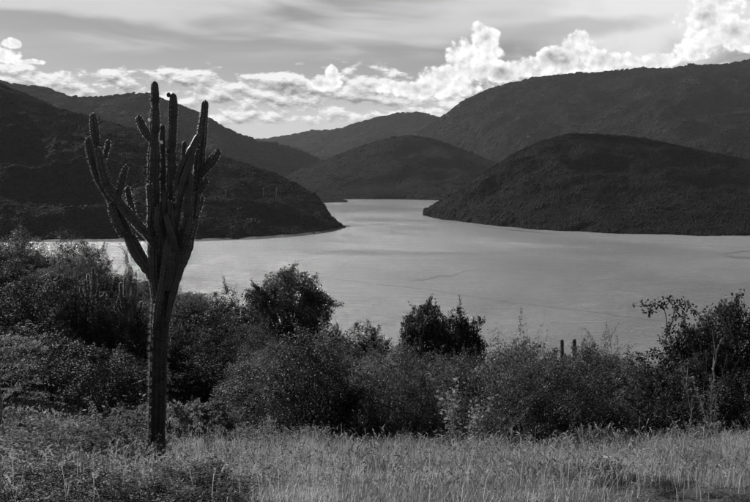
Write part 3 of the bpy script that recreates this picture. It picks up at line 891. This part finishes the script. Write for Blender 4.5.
# ------------------------------------------------------------------ cacti
def cactus_arm(ctrl, D, scale, ribs, closed_base=False, seed=0, bulge=0.05, rot=0.0):
    """ctrl: (px, py, r_px, depth offset in m) from base to tip. Returns verts, quads, areole points + outward normals"""
    rng = np.random.default_rng(seed)
    Pw = np.array([at(c[0], c[1], D + c[3])[:] for c in ctrl]); rr = np.array([c[2] for c in ctrl]) * scale
    seg = np.r_[0, np.cumsum(np.linalg.norm(np.diff(Pw, axis=0), axis=1))]
    Ltot = seg[-1]; step = max(0.016, rr.mean() * 0.30)
    n = max(8, int(Ltot / step)); t = np.linspace(0, Ltot, n)
    # Catmull-like smoothing: interpolate, then blur
    P = np.stack([np.interp(t, seg, Pw[:, k]) for k in range(3)], 1); rad = np.interp(t, seg, rr)
    kk = max(1, int(n / len(ctrl) / 2)); ker = np.ones(2 * kk + 1) / (2 * kk + 1)
    pad = np.pad(P, ((kk, kk), (0, 0)), mode='reflect', reflect_type='odd')
    P = np.stack([np.convolve(pad[:, k], ker, 'valid') for k in range(3)], 1)
    # yearly growth swellings
    per = rng.uniform(0.34, 0.5)
    rad = rad * (1 + bulge * np.sin(t / per * 6.28 + rng.uniform(0, 6)) + rng.normal(size=n) * 0.016)
    # pinched joints between years' growth
    if bulge > 0.035:
        tj = rng.uniform(0.18, 0.42)
        while tj < Ltot - 0.26:
            rad = rad * (1 - rng.uniform(0.08, 0.2) * np.exp(-((t - tj) / 0.022) ** 2)) * (1 + 0.06 * np.exp(-((t - tj - 0.06) / 0.04) ** 2))
            tj += rng.uniform(0.16, 0.45)
    # rounded tip
    tipL = rad[-1] * 1.5
    q = np.clip((Ltot - t) / tipL, 0, 1); rad = rad * np.sqrt(np.clip(1 - (1 - q) ** 2, 0.0004, 1))
    T = np.gradient(P, axis=0); T /= np.linalg.norm(T, axis=1, keepdims=True)
    a = np.cross(T, [0.1, 1.0, 0.05]); a /= np.linalg.norm(a, axis=1, keepdims=True); b = np.cross(T, a)
    sides = ribs * 6
    th = np.linspace(0, 2 * np.pi, sides, endpoint=False) + rot
    prof = 1 - 0.34 * np.abs(np.sin(th * ribs / 2 - rot * ribs / 2)) ** 1.0 * 1.0
    prof = prof / prof.max()
    dirs = np.cos(th)[None, :, None] * a[:, None] + np.sin(th)[None, :, None] * b[:, None]
    v = P[:, None] + (rad[:, None] * prof[None])[..., None] * dirs
    # crest notches between areoles
    f = []
    i = np.arange(n - 1)[:, None] * sides; j = np.arange(sides)[None]; j2 = (j + 1) % sides
    f = np.stack([i + j, i + j2, i + sides + j2, i + sides + j], -1).reshape(-1, 4)
    # areoles sit on the crests (every 6th column)
    arP = []; arN = []
    sa = max(1, int(round(0.026 / (Ltot / n))))
    for c in range(0, sides, 6):
        for r_ in range(1 + c // 6 % 2, n - 1, sa):
            
            r2 = min(n - 1, max(0, r_ + int(rng.integers(-1, 2))))
            arP.append(v[r2, c]); arN.append(dirs[r2, c])
    return v.reshape(-1, 3), f, np.array(arP), np.array(arN), T


def spines(arP, arN, length, per, width, seed, droop=0.0):
    rng = np.random.default_rng(seed)
    P = np.repeat(arP, per, 0); N = np.repeat(arN, per, 0)
    d = N + rng.normal(size=P.shape) * 0.65; d[:, 2] -= droop
    d /= np.linalg.norm(d, axis=1, keepdims=True)
    s_ = np.cross(d, rng.normal(size=P.shape)); s_ /= np.linalg.norm(s_, axis=1, keepdims=True) + 1e-9
    L = length * rng.uniform(0.5, 1.3, (len(P), 1))
    v = np.stack([P - s_ * width / 2, P + s_ * width / 2, P + d * L], 1).reshape(-1, 3)
    return v, np.arange(len(P) * 3).reshape(-1, 3)


def cactus_part(root, name, ctrl, D, scale, ribs, mat, sp_len, sp_n, sp_w, seed, bulge=0.05, label=None, rot=0.0, droop=0.0, spmat='spine'):
    v, f, ap, an, _ = cactus_arm(ctrl, D, scale, ribs, seed=seed, bulge=bulge, rot=rot)
    base = np.array(root.location[:])
    o = link(name, mesh_np(name, v - base, f, False), mat, root)
    if label: o['label'] = label
    if sp_n:
        sv_, sf = spines(ap, an, sp_len, sp_n, sp_w, seed + 100, droop)
        so = link('spines', mesh_np('spines', sv_ - base, sf), M[spmat], o); so['kind'] = 'stuff'
    return o


CD = 13.6; CS = CD / F
cx0 = (156 - 375) / F * CD
cac = tag(empty('columnar_cactus', (cx0, CD, zg(cx0, CD) - 0.1)),
          'tall many-armed columnar cactus standing in the grass at the left, dark against the lake', 'cactus')
zb = zg(cx0, CD)
pyb = 488
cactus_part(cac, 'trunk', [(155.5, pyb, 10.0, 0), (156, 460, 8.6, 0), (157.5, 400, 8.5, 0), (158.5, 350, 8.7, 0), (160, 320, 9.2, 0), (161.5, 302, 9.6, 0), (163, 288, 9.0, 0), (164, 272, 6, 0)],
            CD, CS, 11, M['cactus_old'], 0.05, 9, 0.0026, 1, 0.03, 'spiny woody trunk with backlit left edge', droop=0.25, spmat='trunk_spine')
ARMS = [
    [(176, 250, 4, -.22), (173, 236, 4.4, -.26), (168, 224, 4.2, -.27), (165.5, 213, 3.2, -.27)],
    [(184, 246, 4, -.2), (188, 236, 4.2, -.24), (189.5, 226, 4.0, -.25), (190, 216, 3.0, -.25)],
    [(160, 236, 3.4, -.2), (157.5, 226, 3.8, -.24), (157, 214, 3.6, -.25), (157.5, 205, 2.8, -.25)],
    [(191, 222, 3.4, .16), (197, 212, 3.8, .2), (200.5, 203, 3.6, .2), (201.5, 195, 2.8, .2)],
    # tall centre-left column
    [(157, 300, 7, -.06), (153.5, 275, 7.0, -.03), (153, 250, 6.5, 0), (153.5, 215, 6.3, 0), (153.5, 185, 6.4, 0), (154, 160, 6.2, 0), (154.3, 143, 5.2, 0), (154.6, 138, 4.0, 0), (155, 130, 4.8, 0), (155, 112, 4.6, 0), (155.2, 107, 3.6, 0), (155.2, 103, 4.9, 0), (154.8, 90, 4.0, 0), (154.6, 81, 3.2, 0)],
    # short arm left of it
    [(153, 142, 3.5, 0), (148, 137, 3.9, .02), (144, 130, 4.0, .03), (140, 122, 3.7, .04), (138, 115, 3.1, .05)],
    # column behind
    [(164, 262, 5, .18), (163, 220, 4.6, .2), (162.5, 180, 4.2, .2), (162, 150, 3.6, .2), (162.3, 140, 3.2, .2), (162.5, 124, 2.8, .2)],
    # second tall column
    [(165, 292, 6.5, -.05), (167, 268, 6.4, 0), (169.5, 240, 6.2, .02), (171, 210, 5.6, .04), (172, 180, 5.2, .05), (172, 160, 4.6, .05), (172, 149, 3.2, .05), (172.2, 145, 4.2, .05), (173, 125, 4.6, .05), (173.4, 105, 4.4, .05), (173.3, 93, 3.5, .05)],
    # right tall column
    [(169, 296, 7, 0), (178, 272, 7.2, .02), (186, 250, 7.4, .05), (191.5, 225, 7.0, .06), (195, 200, 6.4, .06), (198, 175, 5.8, .06), (200, 155, 5.4, .06), (201.5, 140, 5.4, .06), (202.5, 128, 4.6, .06), (204.2, 115, 4.3, .06), (205.3, 100, 3.6, .06)],
    # diagonal arms in front of it
    [(178, 205, 4.2, -.1), (177, 188, 4.2, -.12), (180, 172, 4.4, -.14), (186, 160, 4.6, -.14), (193, 148, 4.4, -.1), (200, 134, 3.8, -.03)],
    [(173, 240, 5, -.12), (176, 218, 4.6, -.16), (179, 198, 4.4, -.2), (184, 180, 4.2, -.22), (189, 166, 4.0, -.22), (193.5, 154, 3.2, -.2)],
    [(183, 262, 5.2, -.1), (186, 235, 5.0, -.16), (188, 210, 4.8, -.2), (189.5, 190, 4.4, -.2), (190.5, 172, 3.5, -.2)],
    [(182, 175, 3.0, .1), (183.5, 160, 3.0, .12), (184.3, 150, 2.9, .12), (184.5, 141, 2.3, .12)],
    # right short arms
    [(197, 178, 4.0, .04), (203, 171, 4.6, .04), (209, 165, 4.9, .04), (215, 157, 4.4, .04), (219.5, 149, 3.0, .04)],
    [(195, 196, 3.0, 0), (200, 190, 3.6, 0), (204, 185, 3.5, 0), (207, 178, 2.6, 0)],
    # middle lower columns
    [(168, 290, 6, -.12), (171, 262, 6.2, -.16), (172, 235, 5.8, -.18), (171, 215, 5.0, -.18), (171, 201, 3.6, -.18)],
    [(160, 275, 5.0, .1), (162, 245, 4.6, -.1), (164, 222, 4.4, -.14), (165, 205, 3.8, -.14), (165, 190, 3.2, -.14)],
    [(172, 285, 6, -.08), (177, 262, 6.0, -.1), (180, 243, 5.2, -.14), (182, 228, 4.0, -.14)],
    [(149, 240, 3.4, -.1), (151, 215, 4.2, -.14), (150.5, 198, 4.0, -.15), (149, 183, 3.2, -.16)],
    # big left limb carrying the outer arms
    [(157, 292, 7, 0), (152, 275, 7, 0), (143, 264, 6.8, .02), (136, 254, 6.3, .04), (130, 241, 6.0, .05), (123, 225, 5.6, .05), (116, 208, 5.0, .05), (108, 194, 4.6, .05), (101, 184, 4.6, .05), (95, 170, 4.5, .05), (91, 155, 4.2, .05), (88.5, 145, 4.1, .05), (88.2, 137, 3.3, .05)],
    [(116, 206, 4.0, .1), (108, 190, 4.0, .13), (102, 176, 4.0, .15), (97.5, 160, 4.2, .16), (95.5, 140, 4.3, .16), (94, 126, 4.0, .16), (93, 113, 3.2, .16)],
    [(156, 246, 5, -.04), (149, 236, 5.2, -.08), (138, 225, 5.4, -.1), (128, 213, 5.4, -.1), (117, 200, 5.2, -.1), (108, 187, 5.0, -.1), (103.5, 174, 4.8, -.1), (100.5, 160, 4.6, -.1), (97.5, 147, 3.6, -.1)],
    [(102, 164, 2.6, .2), (105, 156, 2.8, .22), (107, 149, 2.8, .22), (109, 139, 2.3, .22)],
    [(118, 200, 3.0, -.05), (119.5, 190, 3.3, -.05), (122.5, 177, 3.3, -.05), (126.5, 165, 2.5, -.05)],
    [(134, 216, 3.0, .05), (131, 205, 3.4, .05), (128.5, 195, 3.2, .05), (127.5, 186, 2.6, .05)],
    [(124, 236, 4.4, -.05), (117, 224, 4.6, -.08), (112.5, 213, 4.2, -.08), (109.5, 202, 3.4, -.08)],
    [(148, 262, 2.6, .05), (142, 252, 2.8, .06), (137, 243, 2.6, .06), (133, 234, 2.2, .06)],
    # ribbed stem fused to the front of the trunk
    [(155, 326, 4.0, -.10), (158, 305, 5.2, -.13), (161.5, 290, 5.6, -.14), (164.5, 274, 5.6, -.15), (167, 255, 5.0, -.16), (168, 238, 3.8, -.16)],
    [(167, 322, 4.0, -.06), (170, 305, 5.2, -.08), (174, 288, 5.8, -.1), (178, 275, 5.4, -.1), (182, 262, 4.4, -.1)],
]
for k, c in enumerate(ARMS):
    c = [(a[0], a[1], a[2] * (0.72 if a[1] > 262 else (0.86 if a[1] > 195 else 0.95)), a[3]) for a in c]
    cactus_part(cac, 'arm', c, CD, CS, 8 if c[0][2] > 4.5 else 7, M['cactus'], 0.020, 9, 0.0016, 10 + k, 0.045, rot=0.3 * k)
# fruits and flower buds
def bud(px, py, r_, dz=0.0, name='fruit', mat='cactus_old'):
    n = 9; P = []
    c = at(px, py, CD + dz) - cac.location
    th = np.linspace(0.05, math.pi - 0.05, n)
    v, f = tube([(c.x, c.y, c.z - math.cos(t) * r_ * CS * 1.15) for t in th], np.sin(th) * r_ * CS * (1 + 0.06 * np.cos(th * 9)), 10)
    link(name, mesh_np(name, v, f, True), M[mat], cac)
bud(168.6, 95.0, 2.1, .04); bud(149.3, 120, 1.6, -.05, 'flower_bud', 'spine'); bud(161.6, 142.5, 1.6, .12, 'flower_bud', 'spine'); bud(168, 151, 1.8); bud(147.8, 181, 1.9)
bud(171, 221, 1.5, -.22); bud(160, 206, 1.5, -.2); bud(182, 200, 1.3, -.24)


def simple_cactus(cols, D, scale, name, label, ribs=7, tip=None, spn=3, sl=0.03):
    px0 = sum(c[0][0] for c in cols) / len(cols); x = (px0 - 375) / F * D
    o = tag(empty(name, (x, D, zg(x, D) - 0.1)), label, 'cactus')
    for k, c in enumerate(cols):
        cactus_part(o, 'column', c, D, scale, ribs, M['cactus'], sl, spn, 0.012, 300 + k, 0.04, rot=k * .7)
    return o


D2 = 46.0
simple_cactus([[(563, 420, 2.4, 0), (562.5, 380, 2.4, 0), (562, 339, 1.7, 0)], [(570, 420, 2.6, 0), (574.5, 385, 2.7, 0), (574.6, 360, 2.4, 0), (574.4, 338.5, 1.8, 0)],
               [(570, 400, 2.2, .1), (569, 375, 2.2, .1), (569.5, 355, 1.7, .1)], [(574, 400, 2.2, .1), (578.5, 385, 2.2, .1), (579, 358, 1.7, .1)]],
              D2, D2 / F, 'columnar_cactus', 'dark cactus with twin upright columns poking out of the thicket against the lake')


def clump(px0, px1, top, bot, D, n, seed, label, name='organ_pipe_cactus', r_=1.8):
    rng = random.Random(seed); cols = []
    for k in range(n):
        t = (k + 0.5) / n; px = px0 + (px1 - px0) * t + rng.uniform(-2, 2)
        tp = top + rng.uniform(0, 26) + 10 * abs(t - 0.5); lean = (t - 0.5) * 8
        cols.append([(px - lean * 2.2, bot, r_, rng.uniform(-1.5, 1.5)), (px - lean * 0.3, (tp + bot) / 2, r_ * 1.1, rng.uniform(-.8, .8)), (px, tp, r_ * 0.9, rng.uniform(-.8, .8))])
        cols[-1][1] = cols[-1][1][:3] + (cols[-1][0][3],); cols[-1][2] = cols[-1][2][:3] + (cols[-1][0][3],)
    return simple_cactus(cols, D, D / F, name, label, ribs=6, spn=4, sl=0.07)


clump(76, 108, 266, 300, 80, 10, 1, 'clump of pale-tipped upright cactus columns on the left slope beside the water', r_=1.5)
clump(112, 142, 276, 318, 74, 9, 2, 'leaning pale-tipped cactus clump on the left slope, just left of the tall trunk', r_=1.6)
for px, tp, w_ in ((70, 272, 40), (96, 280, 44), (124, 292, 46), (146, 300, 40)):
    plant_px(random.choice(['dark0', 'dark1', 'scrub2']), px, 70, tp, w_, 'low_bush', 'bush standing in front of the cactus clumps on the left slope', 'bush', 'bushes before the cactus clumps')

# ------------------------------------------------------------------ dirt track with posts on the left
P = []
for k, px in enumerate(np.linspace(60, 300, 40)):
    D = 54 + 3 * math.sin(k * 0.11)
    for e in (-1.3, 0, 1.3):
        x = (px - 375) / F * D; y = D + e
        P.append((x, y, zg(x, y) + 0.05))
f = []
for k in range(39):
    for e in range(2): a = k * 3 + e; f.append((a, a + 3, a + 4, a + 1))
tr = link('dirt_track', mesh_np('dirt_track', P, f, True), M['track']); tr['kind'] = 'structure'


def post(px, D, h, label):
    x = (px - 375) / F * D; z = zg(x, D)
    o = tag(empty('fence_post', (x, D, z)), label, 'post', 'fence posts beside the track')
    n = 8; pts = [(0.03 * math.sin(i), 0.02 * math.cos(i * 2), -0.1 + (h + 0.1) * i / (n - 1)) for i in range(n)]
    v, f = tube(pts, np.linspace(0.085, 0.06, n) * np.array([1, .95, 1.08, .93, 1, .97, 1.05, .5]), 7)
    link('post', mesh_np('post', v, f, True), M['wood'], o)
    v, f = tube([(-.06, -.07, h * .72), (0, -.085, h * .74), (.07, -.07, h * .72)], 0.012, 5)
    link('wire_wrap', mesh_np('wire_wrap', v, f), M['wood'], o)


post(190, 50, 0.9, 'short wooden post beside the dirt track, nearer the tall cactus')
post(222, 50, 0.9, 'short wooden post beside the dirt track, farther right of the tall cactus')


def on_hill(Pm, px, py):
    # hill surface vertex that lies closest to this picture point
    q = Pm[:60].reshape(-1, 3); sx_ = 375 + F * q[:, 0] / q[:, 1]; sy = HOR - (q[:, 2] - CAMZ) / q[:, 1] * F
    return q[np.argmin((sx_ - px) ** 2 + (sy - py) ** 2)]


for px, py, lab in ((226, 200, 'thin pale utility pole on the far left hill, left of the other two'), (264, 197, 'middle one of three thin utility poles on the far left hill'), (277, 198, 'utility pole nearest the point on the far left hill')):
    q = on_hill(Pa, px, py)
    o = tag(empty('utility_pole', tuple(q)), lab, 'pole', 'utility poles on the left hill')
    v, f = tube([(0, 0, -1), (0, 0, 6), (0, 0, 15)], [0.3, 0.26, 0.2], 6); link('pole', mesh_np('pole', v, f), M['bark_pale'], o)
    v, f = tube([(-1.8, 0, 13.8), (0, 0, 13.8), (1.8, 0, 13.8)], 0.12, 4); link('crossarm', mesh_np('crossarm', v, f), M['flower'], o)


# ------------------------------------------------------------------ weeds in the grass
def weed_px(proto, px, D, h, w, name, label, group=None, cat='plant'):
    x = (px - 375) / F * D
    return plant(proto, x, D, w, h, name, label, cat, group, sink=0.02)


LW = 'leafy pale weed growing in the grass round the foot of the tall cactus'
for k in range(46):
    px = random.uniform(-20, 150); D = random.uniform(9.0, 16.5)
    if px > 95 and D < 13.3: px -= 75
    weed_px(random.choice(['weed0', 'weed1', 'weed2']), px, D, random.uniform(.22, .50), random.uniform(.5, .95), 'leafy_weed', LW, 'weeds left of the tall cactus')
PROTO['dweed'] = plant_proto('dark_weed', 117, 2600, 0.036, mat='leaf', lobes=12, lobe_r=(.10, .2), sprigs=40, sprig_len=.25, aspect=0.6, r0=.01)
for k in range(46):  # dark weeds added to put shade into the bottom-left grass
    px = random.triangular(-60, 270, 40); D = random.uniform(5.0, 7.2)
    weed_px('dweed', px, D, random.uniform(.12, .26), random.uniform(.35, .7), 'dark_filler_weed', 'dark broad-leaved weed added as shade over the grass at the bottom left', 'dark weeds added as shade at the bottom left')
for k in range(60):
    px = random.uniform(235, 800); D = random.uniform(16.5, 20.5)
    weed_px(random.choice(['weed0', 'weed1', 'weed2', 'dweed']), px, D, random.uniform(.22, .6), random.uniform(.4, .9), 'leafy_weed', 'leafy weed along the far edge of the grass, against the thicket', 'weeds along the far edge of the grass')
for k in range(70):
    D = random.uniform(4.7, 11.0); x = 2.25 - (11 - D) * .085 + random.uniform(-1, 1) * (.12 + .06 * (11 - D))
    plant('dweed', x, D, random.uniform(.22, .4), random.uniform(.05, .12), 'dark_filler_weed', 'dark low weed filling the hollow in the grass at the lower right', 'plant', 'dark weeds in the hollow')
weed_px('weed0', 122, 14.2, 1.05, 1.1, 'leafy_weed', 'tallest leafy weed, standing just left of the cactus trunk')
for wx, wd, wh in ((138, 13.2, .62), (108, 13.0, .7), (172, 12.9, .38), (150, 12.2, .24)):
    weed_px('weed1', wx, wd, wh, .75, 'leafy_weed', 'low leafy weed crowding the very foot of the tall cactus', 'weeds at the foot of the tall cactus')
weed_px('weed2', 96, 14.6, .8, 1.1, 'leafy_weed', 'broad leafy weed between the tallest weed and the feathery shrub')
pinnate_shrub(184, 15.0, 'leafy_weed', 'leafy weed just right of the cactus trunk', 'plant', [(184 + rq.uniform(-5, 5), 424 + rq.uniform(-8, 10), 184 + rq.uniform(-16, 14), 412 + rq.uniform(-8, 14), rq.uniform(-.3, .3)) for _ in range(9)], .06, 'leaf_pale', 1, 30, .004)
pinnate_shrub(206, 15.0, 'leafy_weed', 'tall leafy weed second to the right of the cactus trunk', 'plant', [(206 + rq.uniform(-5, 5), 420 + rq.uniform(-8, 12), 207 + rq.uniform(-16, 16), 408 + rq.uniform(-6, 16), rq.uniform(-.3, .3)) for _ in range(9)], .06, 'leaf_pale', 2, 30, .004)
pinnate_shrub(228, 15.0, 'leafy_weed', 'leafy weed farthest right of the cactus trunk, before the track', 'plant', [(228 + rq.uniform(-5, 5), 428 + rq.uniform(-6, 10), 229 + rq.uniform(-14, 14), 420 + rq.uniform(-6, 12), rq.uniform(-.3, .3)) for _ in range(8)], .055, 'leaf_pale', 3, 30, .004)


def tall_weed(px, D, top, seed, label, bend):
    rng = np.random.default_rng(seed)
    x = (px - 375) / F * D; z0 = zg(x, D); h = at(px, top, D).z - z0
    o = tag(empty('tall_weed', (x, D, z0)), label, 'plant')
    A = Acc(); LPs = []; LD = []
    for k in range(5):
        b = bend + rng.normal() * 0.25; hh = h * rng.uniform(0.6, 1.0) if k else h
        pts = np.array([(b * t * t * hh * 0.5 + 0.02 * math.sin(t * 9 + k), rng.normal() * .01 + 0.1 * (k - 2) * t, hh * t) for t in np.linspace(0, 1, 14)])
        v, f = tube(pts, np.linspace(0.013, 0.004, 14), 5); A.add(v, f)
        for q in pts[3:]:
            for _ in range(7): LPs.append(q + rng.normal(size=3) * 0.05); LD.append((rng.normal(), rng.normal(), 0.3))
    me = A.mesh('weed_stem', True); link('stem', me, M['bark_pale'], o)
    v, f = leaves(np.array(LPs), 0.075, rng, 0.5, dirs=np.array(LD))
    link('foliage', mesh_np('weed_foliage', v, f), M['leaf_pale'], o)


tall_weed(456, 18.5, 378, 1, 'tall weed with lit leaves along its stem in front of the middle thicket', -0.1)
tall_weed(472, 18.8, 398, 2, 'leaning weed with lit leaves right of the tall weed, before the thicket', 0.5)
tall_weed(500, 19.5, 408, 3, 'short leaning weed at the edge of the grass before the right thicket', 0.4)
tall_weed(716, 20.5, 372, 4, 'tall thin weed stem standing before the right thicket', 0.05)

# bare pale twigs in the right thicket
def bare_stem(pts, D, r_, label):
    W = [at(a, b, D) for a, b in pts]; base = Vector((W[0].x, D, zg(W[0].x, D)))
    o = tag(empty('bare_sapling', base), label, 'sapling')
    t = np.linspace(0, 1, 16); d = np.linspace(0, 1, len(W)); Wn = np.array([(w - base)[:] for w in W])
    P = np.stack([np.interp(t, d, Wn[:, k]) for k in range(3)], 1); P[1:] += np.random.default_rng(int(pts[0][0])).normal(size=(15, 3)) * 0.015
    P = np.vstack([[P[0][0], P[0][1], -0.1], P])
    v, f = tube(P, np.linspace(r_, r_ * 0.35, 17), 6); link('stem', mesh_np('stem', v, f, True), M['bark_pale'], o)
    rg = np.random.default_rng(5)
    for k in (6, 9, 12):
        a = P[k]; dr = rg.normal(size=3) * 0.3; dr[2] = abs(dr[2]) + .25
        v, f = tube([a, a + dr * .6, a + dr * 1.3 + (0, 0, .1)], [r_ * .5, r_ * .35, r_ * .15], 5); link('twig', mesh_np('twig', v, f, True), M['bark_pale'], o)


bare_stem([(716, 430), (715, 400), (714, 372), (716, 352), (722, 338)], 26.5, 0.035, 'straight pale bare sapling stem in the right thicket')
bare_stem([(697, 425), (690, 400), (684, 382), (680, 368)], 25.8, 0.03, 'pale sapling leaning left in the right thicket')
bare_stem([(741, 412), (745, 402), (752, 394)], 24.0, 0.03, 'crooked pale twig at the right frame edge')
bare_stem([(520, 426), (545, 420), (575, 412), (598, 402)], 24.5, 0.025, 'long pale fallen-looking branch leaning through the thicket below the twin cactus')
bare_stem([(686, 438), (690, 424), (694, 405)], 22.0, 0.02, 'short pale twig rising from the grass edge on the right')


# ------------------------------------------------------------------ grass
def grass(n, seed):
    rng = np.random.default_rng(seed)
    D = rng.uniform(4.2, 20.0, n * 2); D = D[rng.random(len(D)) < (D / 20.0) ** 0.35][:n]; n = len(D)
    px = rng.uniform(-120, 870, n); x = (px - 375) / F * D
    # two blades in three belong to a tuft
    nt_ = n // 34; ti = rng.integers(0, nt_, n); intuft = rng.random(n) < 0.66
    off = rng.normal(size=(n, 2)) * rng.uniform(.02, .055, nt_)[ti][:, None]
    th_ = np.minimum(rng.lognormal(0.0, 0.38, nt_), 1.5)[ti]
    x = np.where(intuft, x[ti] + off[:, 0], x); D = np.where(intuft, D[ti] + off[:, 1], D)
    th_ = np.where(intuft, th_ * 1.25, 0.8); out_az = np.arctan2(off[:, 1], off[:, 0]) + rng.normal(size=n) * 0.5
    c = np.array([mnoise.fractal(Vector((a * 0.9, b * 0.9, 0.0)), 1.0, 2.0, 4) for a, b in zip(x, D)])
    # clumps
    keep = rng.random(n) < np.clip(0.62 + c * 0.9, 0.10, 1)
    # trodden dark hollow, lower right
    hx = (x - (2.25 - (11 - D) * 0.085)) / (0.22 + 0.075 * np.clip(11 - D, 0, 7)); hollow = np.exp(-(hx + 0.5 * np.sin(D * 3)) ** 2) * np.clip((D - 4.6) / 1.5, 0.4, 1) * np.clip((11.8 - D) / 1.0, 0, 1)
    hx2 = (x - 1.15 - (10.4 - D) * 0.5) / 0.6; hollow = np.maximum(hollow, 0.5 * np.exp(-hx2 ** 2) * np.exp(-((D - 9.8) / 1.0) ** 2))
    keep &= rng.random(n) > np.clip(hollow * (1.0 + c * 0.9), 0, 1) * 0.88
    left = np.clip((-x - 1.9) / 1.6, 0, 1) * (D < 16.6)
    keep &= rng.random(n) > left * 0.25
    x, D, c, hollow, th_, out_az, intuft = (q[keep] for q in (x, D, c, hollow, th_, out_az, intuft)); n = len(x)
    z = zg_arr(x, D)
    h = th_ * rng.uniform(0.05, 0.165, n) * (1 + 0.5 * c) * (1 - 0.7 * hollow) * (1 + 0.25 * np.sin(x * 0.8 + 1) * np.sin(D * 0.5 + x * 0.3)); h *= np.interp(D, [4, 7, 14, 18], [0.5, 0.7, 1.1, 1.3])
    az = np.where(intuft, out_az, rng.uniform(0, 6.28, n)); ln = rng.uniform(0.1, 1.3, n)
    pxx = 375 + F * x / D; h *= 1 - 0.75 * np.exp(-((pxx - 160) / 26) ** 2) * ((D > 8) & (D < 14.5))
    dx = np.cos(az) * ln + 0.12; dy = np.sin(az) * ln
    base = np.stack([x, D, z - 0.02], 1)
    sd_ = np.stack([-np.sin(az), np.cos(az), np.zeros(n)], 1); w = rng.uniform(0.0015, 0.0032, n)[:, None] * np.interp(D, [5, 15], [0.6, 1.3])[:, None]
    mid = base + np.stack([dx * h * .45, dy * h * .45, h * 0.6], 1)
    tip = base + np.stack([dx * h * 1.35, dy * h * 1.35, h * (1.05 - ln * 0.35)], 1)
    v = np.stack([base - sd_ * w, base + sd_ * w, mid + sd_ * w * .8, mid - sd_ * w * .8, tip], 1).reshape(-1, 3)
    k = np.arange(n)[:, None] * 5
    f = np.concatenate([k + [0, 1, 2], k + [0, 2, 3], k + [3, 2, 4]], 0)
    return v, f


v, f = grass(420000, 3)
go = link('meadow_grass', mesh_np('meadow_grass', v, f), M['grass']); tag(go, 'pale dry grass covering the slope in the foreground', 'grass', kind='stuff')


def seed_heads(n, seed):
    rng = np.random.default_rng(seed); V = []; Fc = []; m = 0
    D = rng.uniform(5.5, 21.5, n); px = rng.uniform(-100, 850, n); x = (px - 375) / F * D; z = zg_arr(x, D)
    for i in range(n):
        h = rng.uniform(0.18, 0.40) * (0.7 if D[i] < 9 else 1.0) * (0.7 + 0.5 * rng.random()); az = rng.uniform(0, 6.28); ln = rng.uniform(.1, .45)
        dx, dy = math.cos(az) * ln, math.sin(az) * ln
        t = np.array([0, .35, .7, 1.0]); p = np.stack([x[i] + dx * h * t ** 2, D[i] + dy * h * t ** 2, z[i] + h * (t - 0.12 * t ** 3)], 1)
        sd_ = np.array([-math.sin(az), math.cos(az), 0]) * 0.0016
        v = np.concatenate([p - sd_, p + sd_]); f = []
        for k in range(3): f += [(k, k + 4, k + 5), (k, k + 5, k + 1)]
        V.append(v); Fc.append(np.array(f) + m); m += 8
        # plume: drooping foxtail
        pl = rng.uniform(0.03, 0.08); q = p[-1].copy(); d = p[-1] - p[-2]; d /= np.linalg.norm(d); nb = 9
        for k in range(nb):
            tt = k / nb; d2 = d + np.array([dx, dy, -0.9]) * tt * 0.9; d2 /= np.linalg.norm(d2)
            s2 = rng.normal(size=3); s2 -= s2.dot(d2) * d2; s2 /= np.linalg.norm(s2); r2 = 0.0065 * math.sin(math.pi * (k + .8) / (nb + .8)) + .002
            V.append(np.array([q - s2 * r2, q + s2 * r2, q + d2 * pl / nb * 2.2 + rng.normal(size=3) * .003])); Fc.append(np.array([(m, m + 1, m + 2)])); m += 3
            q = q + d2 * pl / nb
    return np.concatenate(V), np.concatenate(Fc)


v, f = seed_heads(6500, 5)
so = link('grass_seed_heads', mesh_np('grass_seed_heads', v, f), M['seed']); tag(so, 'bent foxtail seed heads standing above the grass', 'grass', kind='stuff')

# ground cover on the far side of the crest and under the scrub
def litter(n, seed):
    rng = np.random.default_rng(seed)
    D = rng.uniform(18, 125, n); px = rng.uniform(-150, 900, n); x = (px - 375) / F * D; z = zg_arr(x, D)
    P = np.stack([x, D, z + rng.uniform(0, 0.25, n)], 1)
    on = (np.abs(D - 54) < 3.6) & (px < 290) & (px > 40)
    return leaves(P[~on], 0.13, rng, 0.5, up=1.2)


v, f = litter(60000, 9)
lo_ = link('ground_cover', mesh_np('ground_cover', v, f), M['leaf_dark']); tag(lo_, 'low leafy growth covering the ground under the bushes', 'ground cover', kind='stuff')

# white wildflower by the hollow
x = (608 - 375) / F * 7.6; fl = tag(empty('wildflower', (x, 7.6, zg(x, 7.6))), 'small white wildflower beside the dark hollow in the grass', 'flower')
v, f = tube([(0, 0, 0), (.01, 0, .1), (0.02, 0, .2)], [.004, .003, .002], 5); link('stem', mesh_np('stem', v, f), M['leaf_pale'], fl)
for k in range(6):
    a = k * 1.047; d = Vector((math.cos(a), math.sin(a), .25)); s_ = Vector((-math.sin(a), math.cos(a), 0)) * .011; c = Vector((.02, 0, .2))
    link('petal', mesh_np('petal', [c, c + d * .018 + s_, c + d * .036, c + d * .018 - s_], [(0, 1, 2, 3)]), M['flower'], fl)
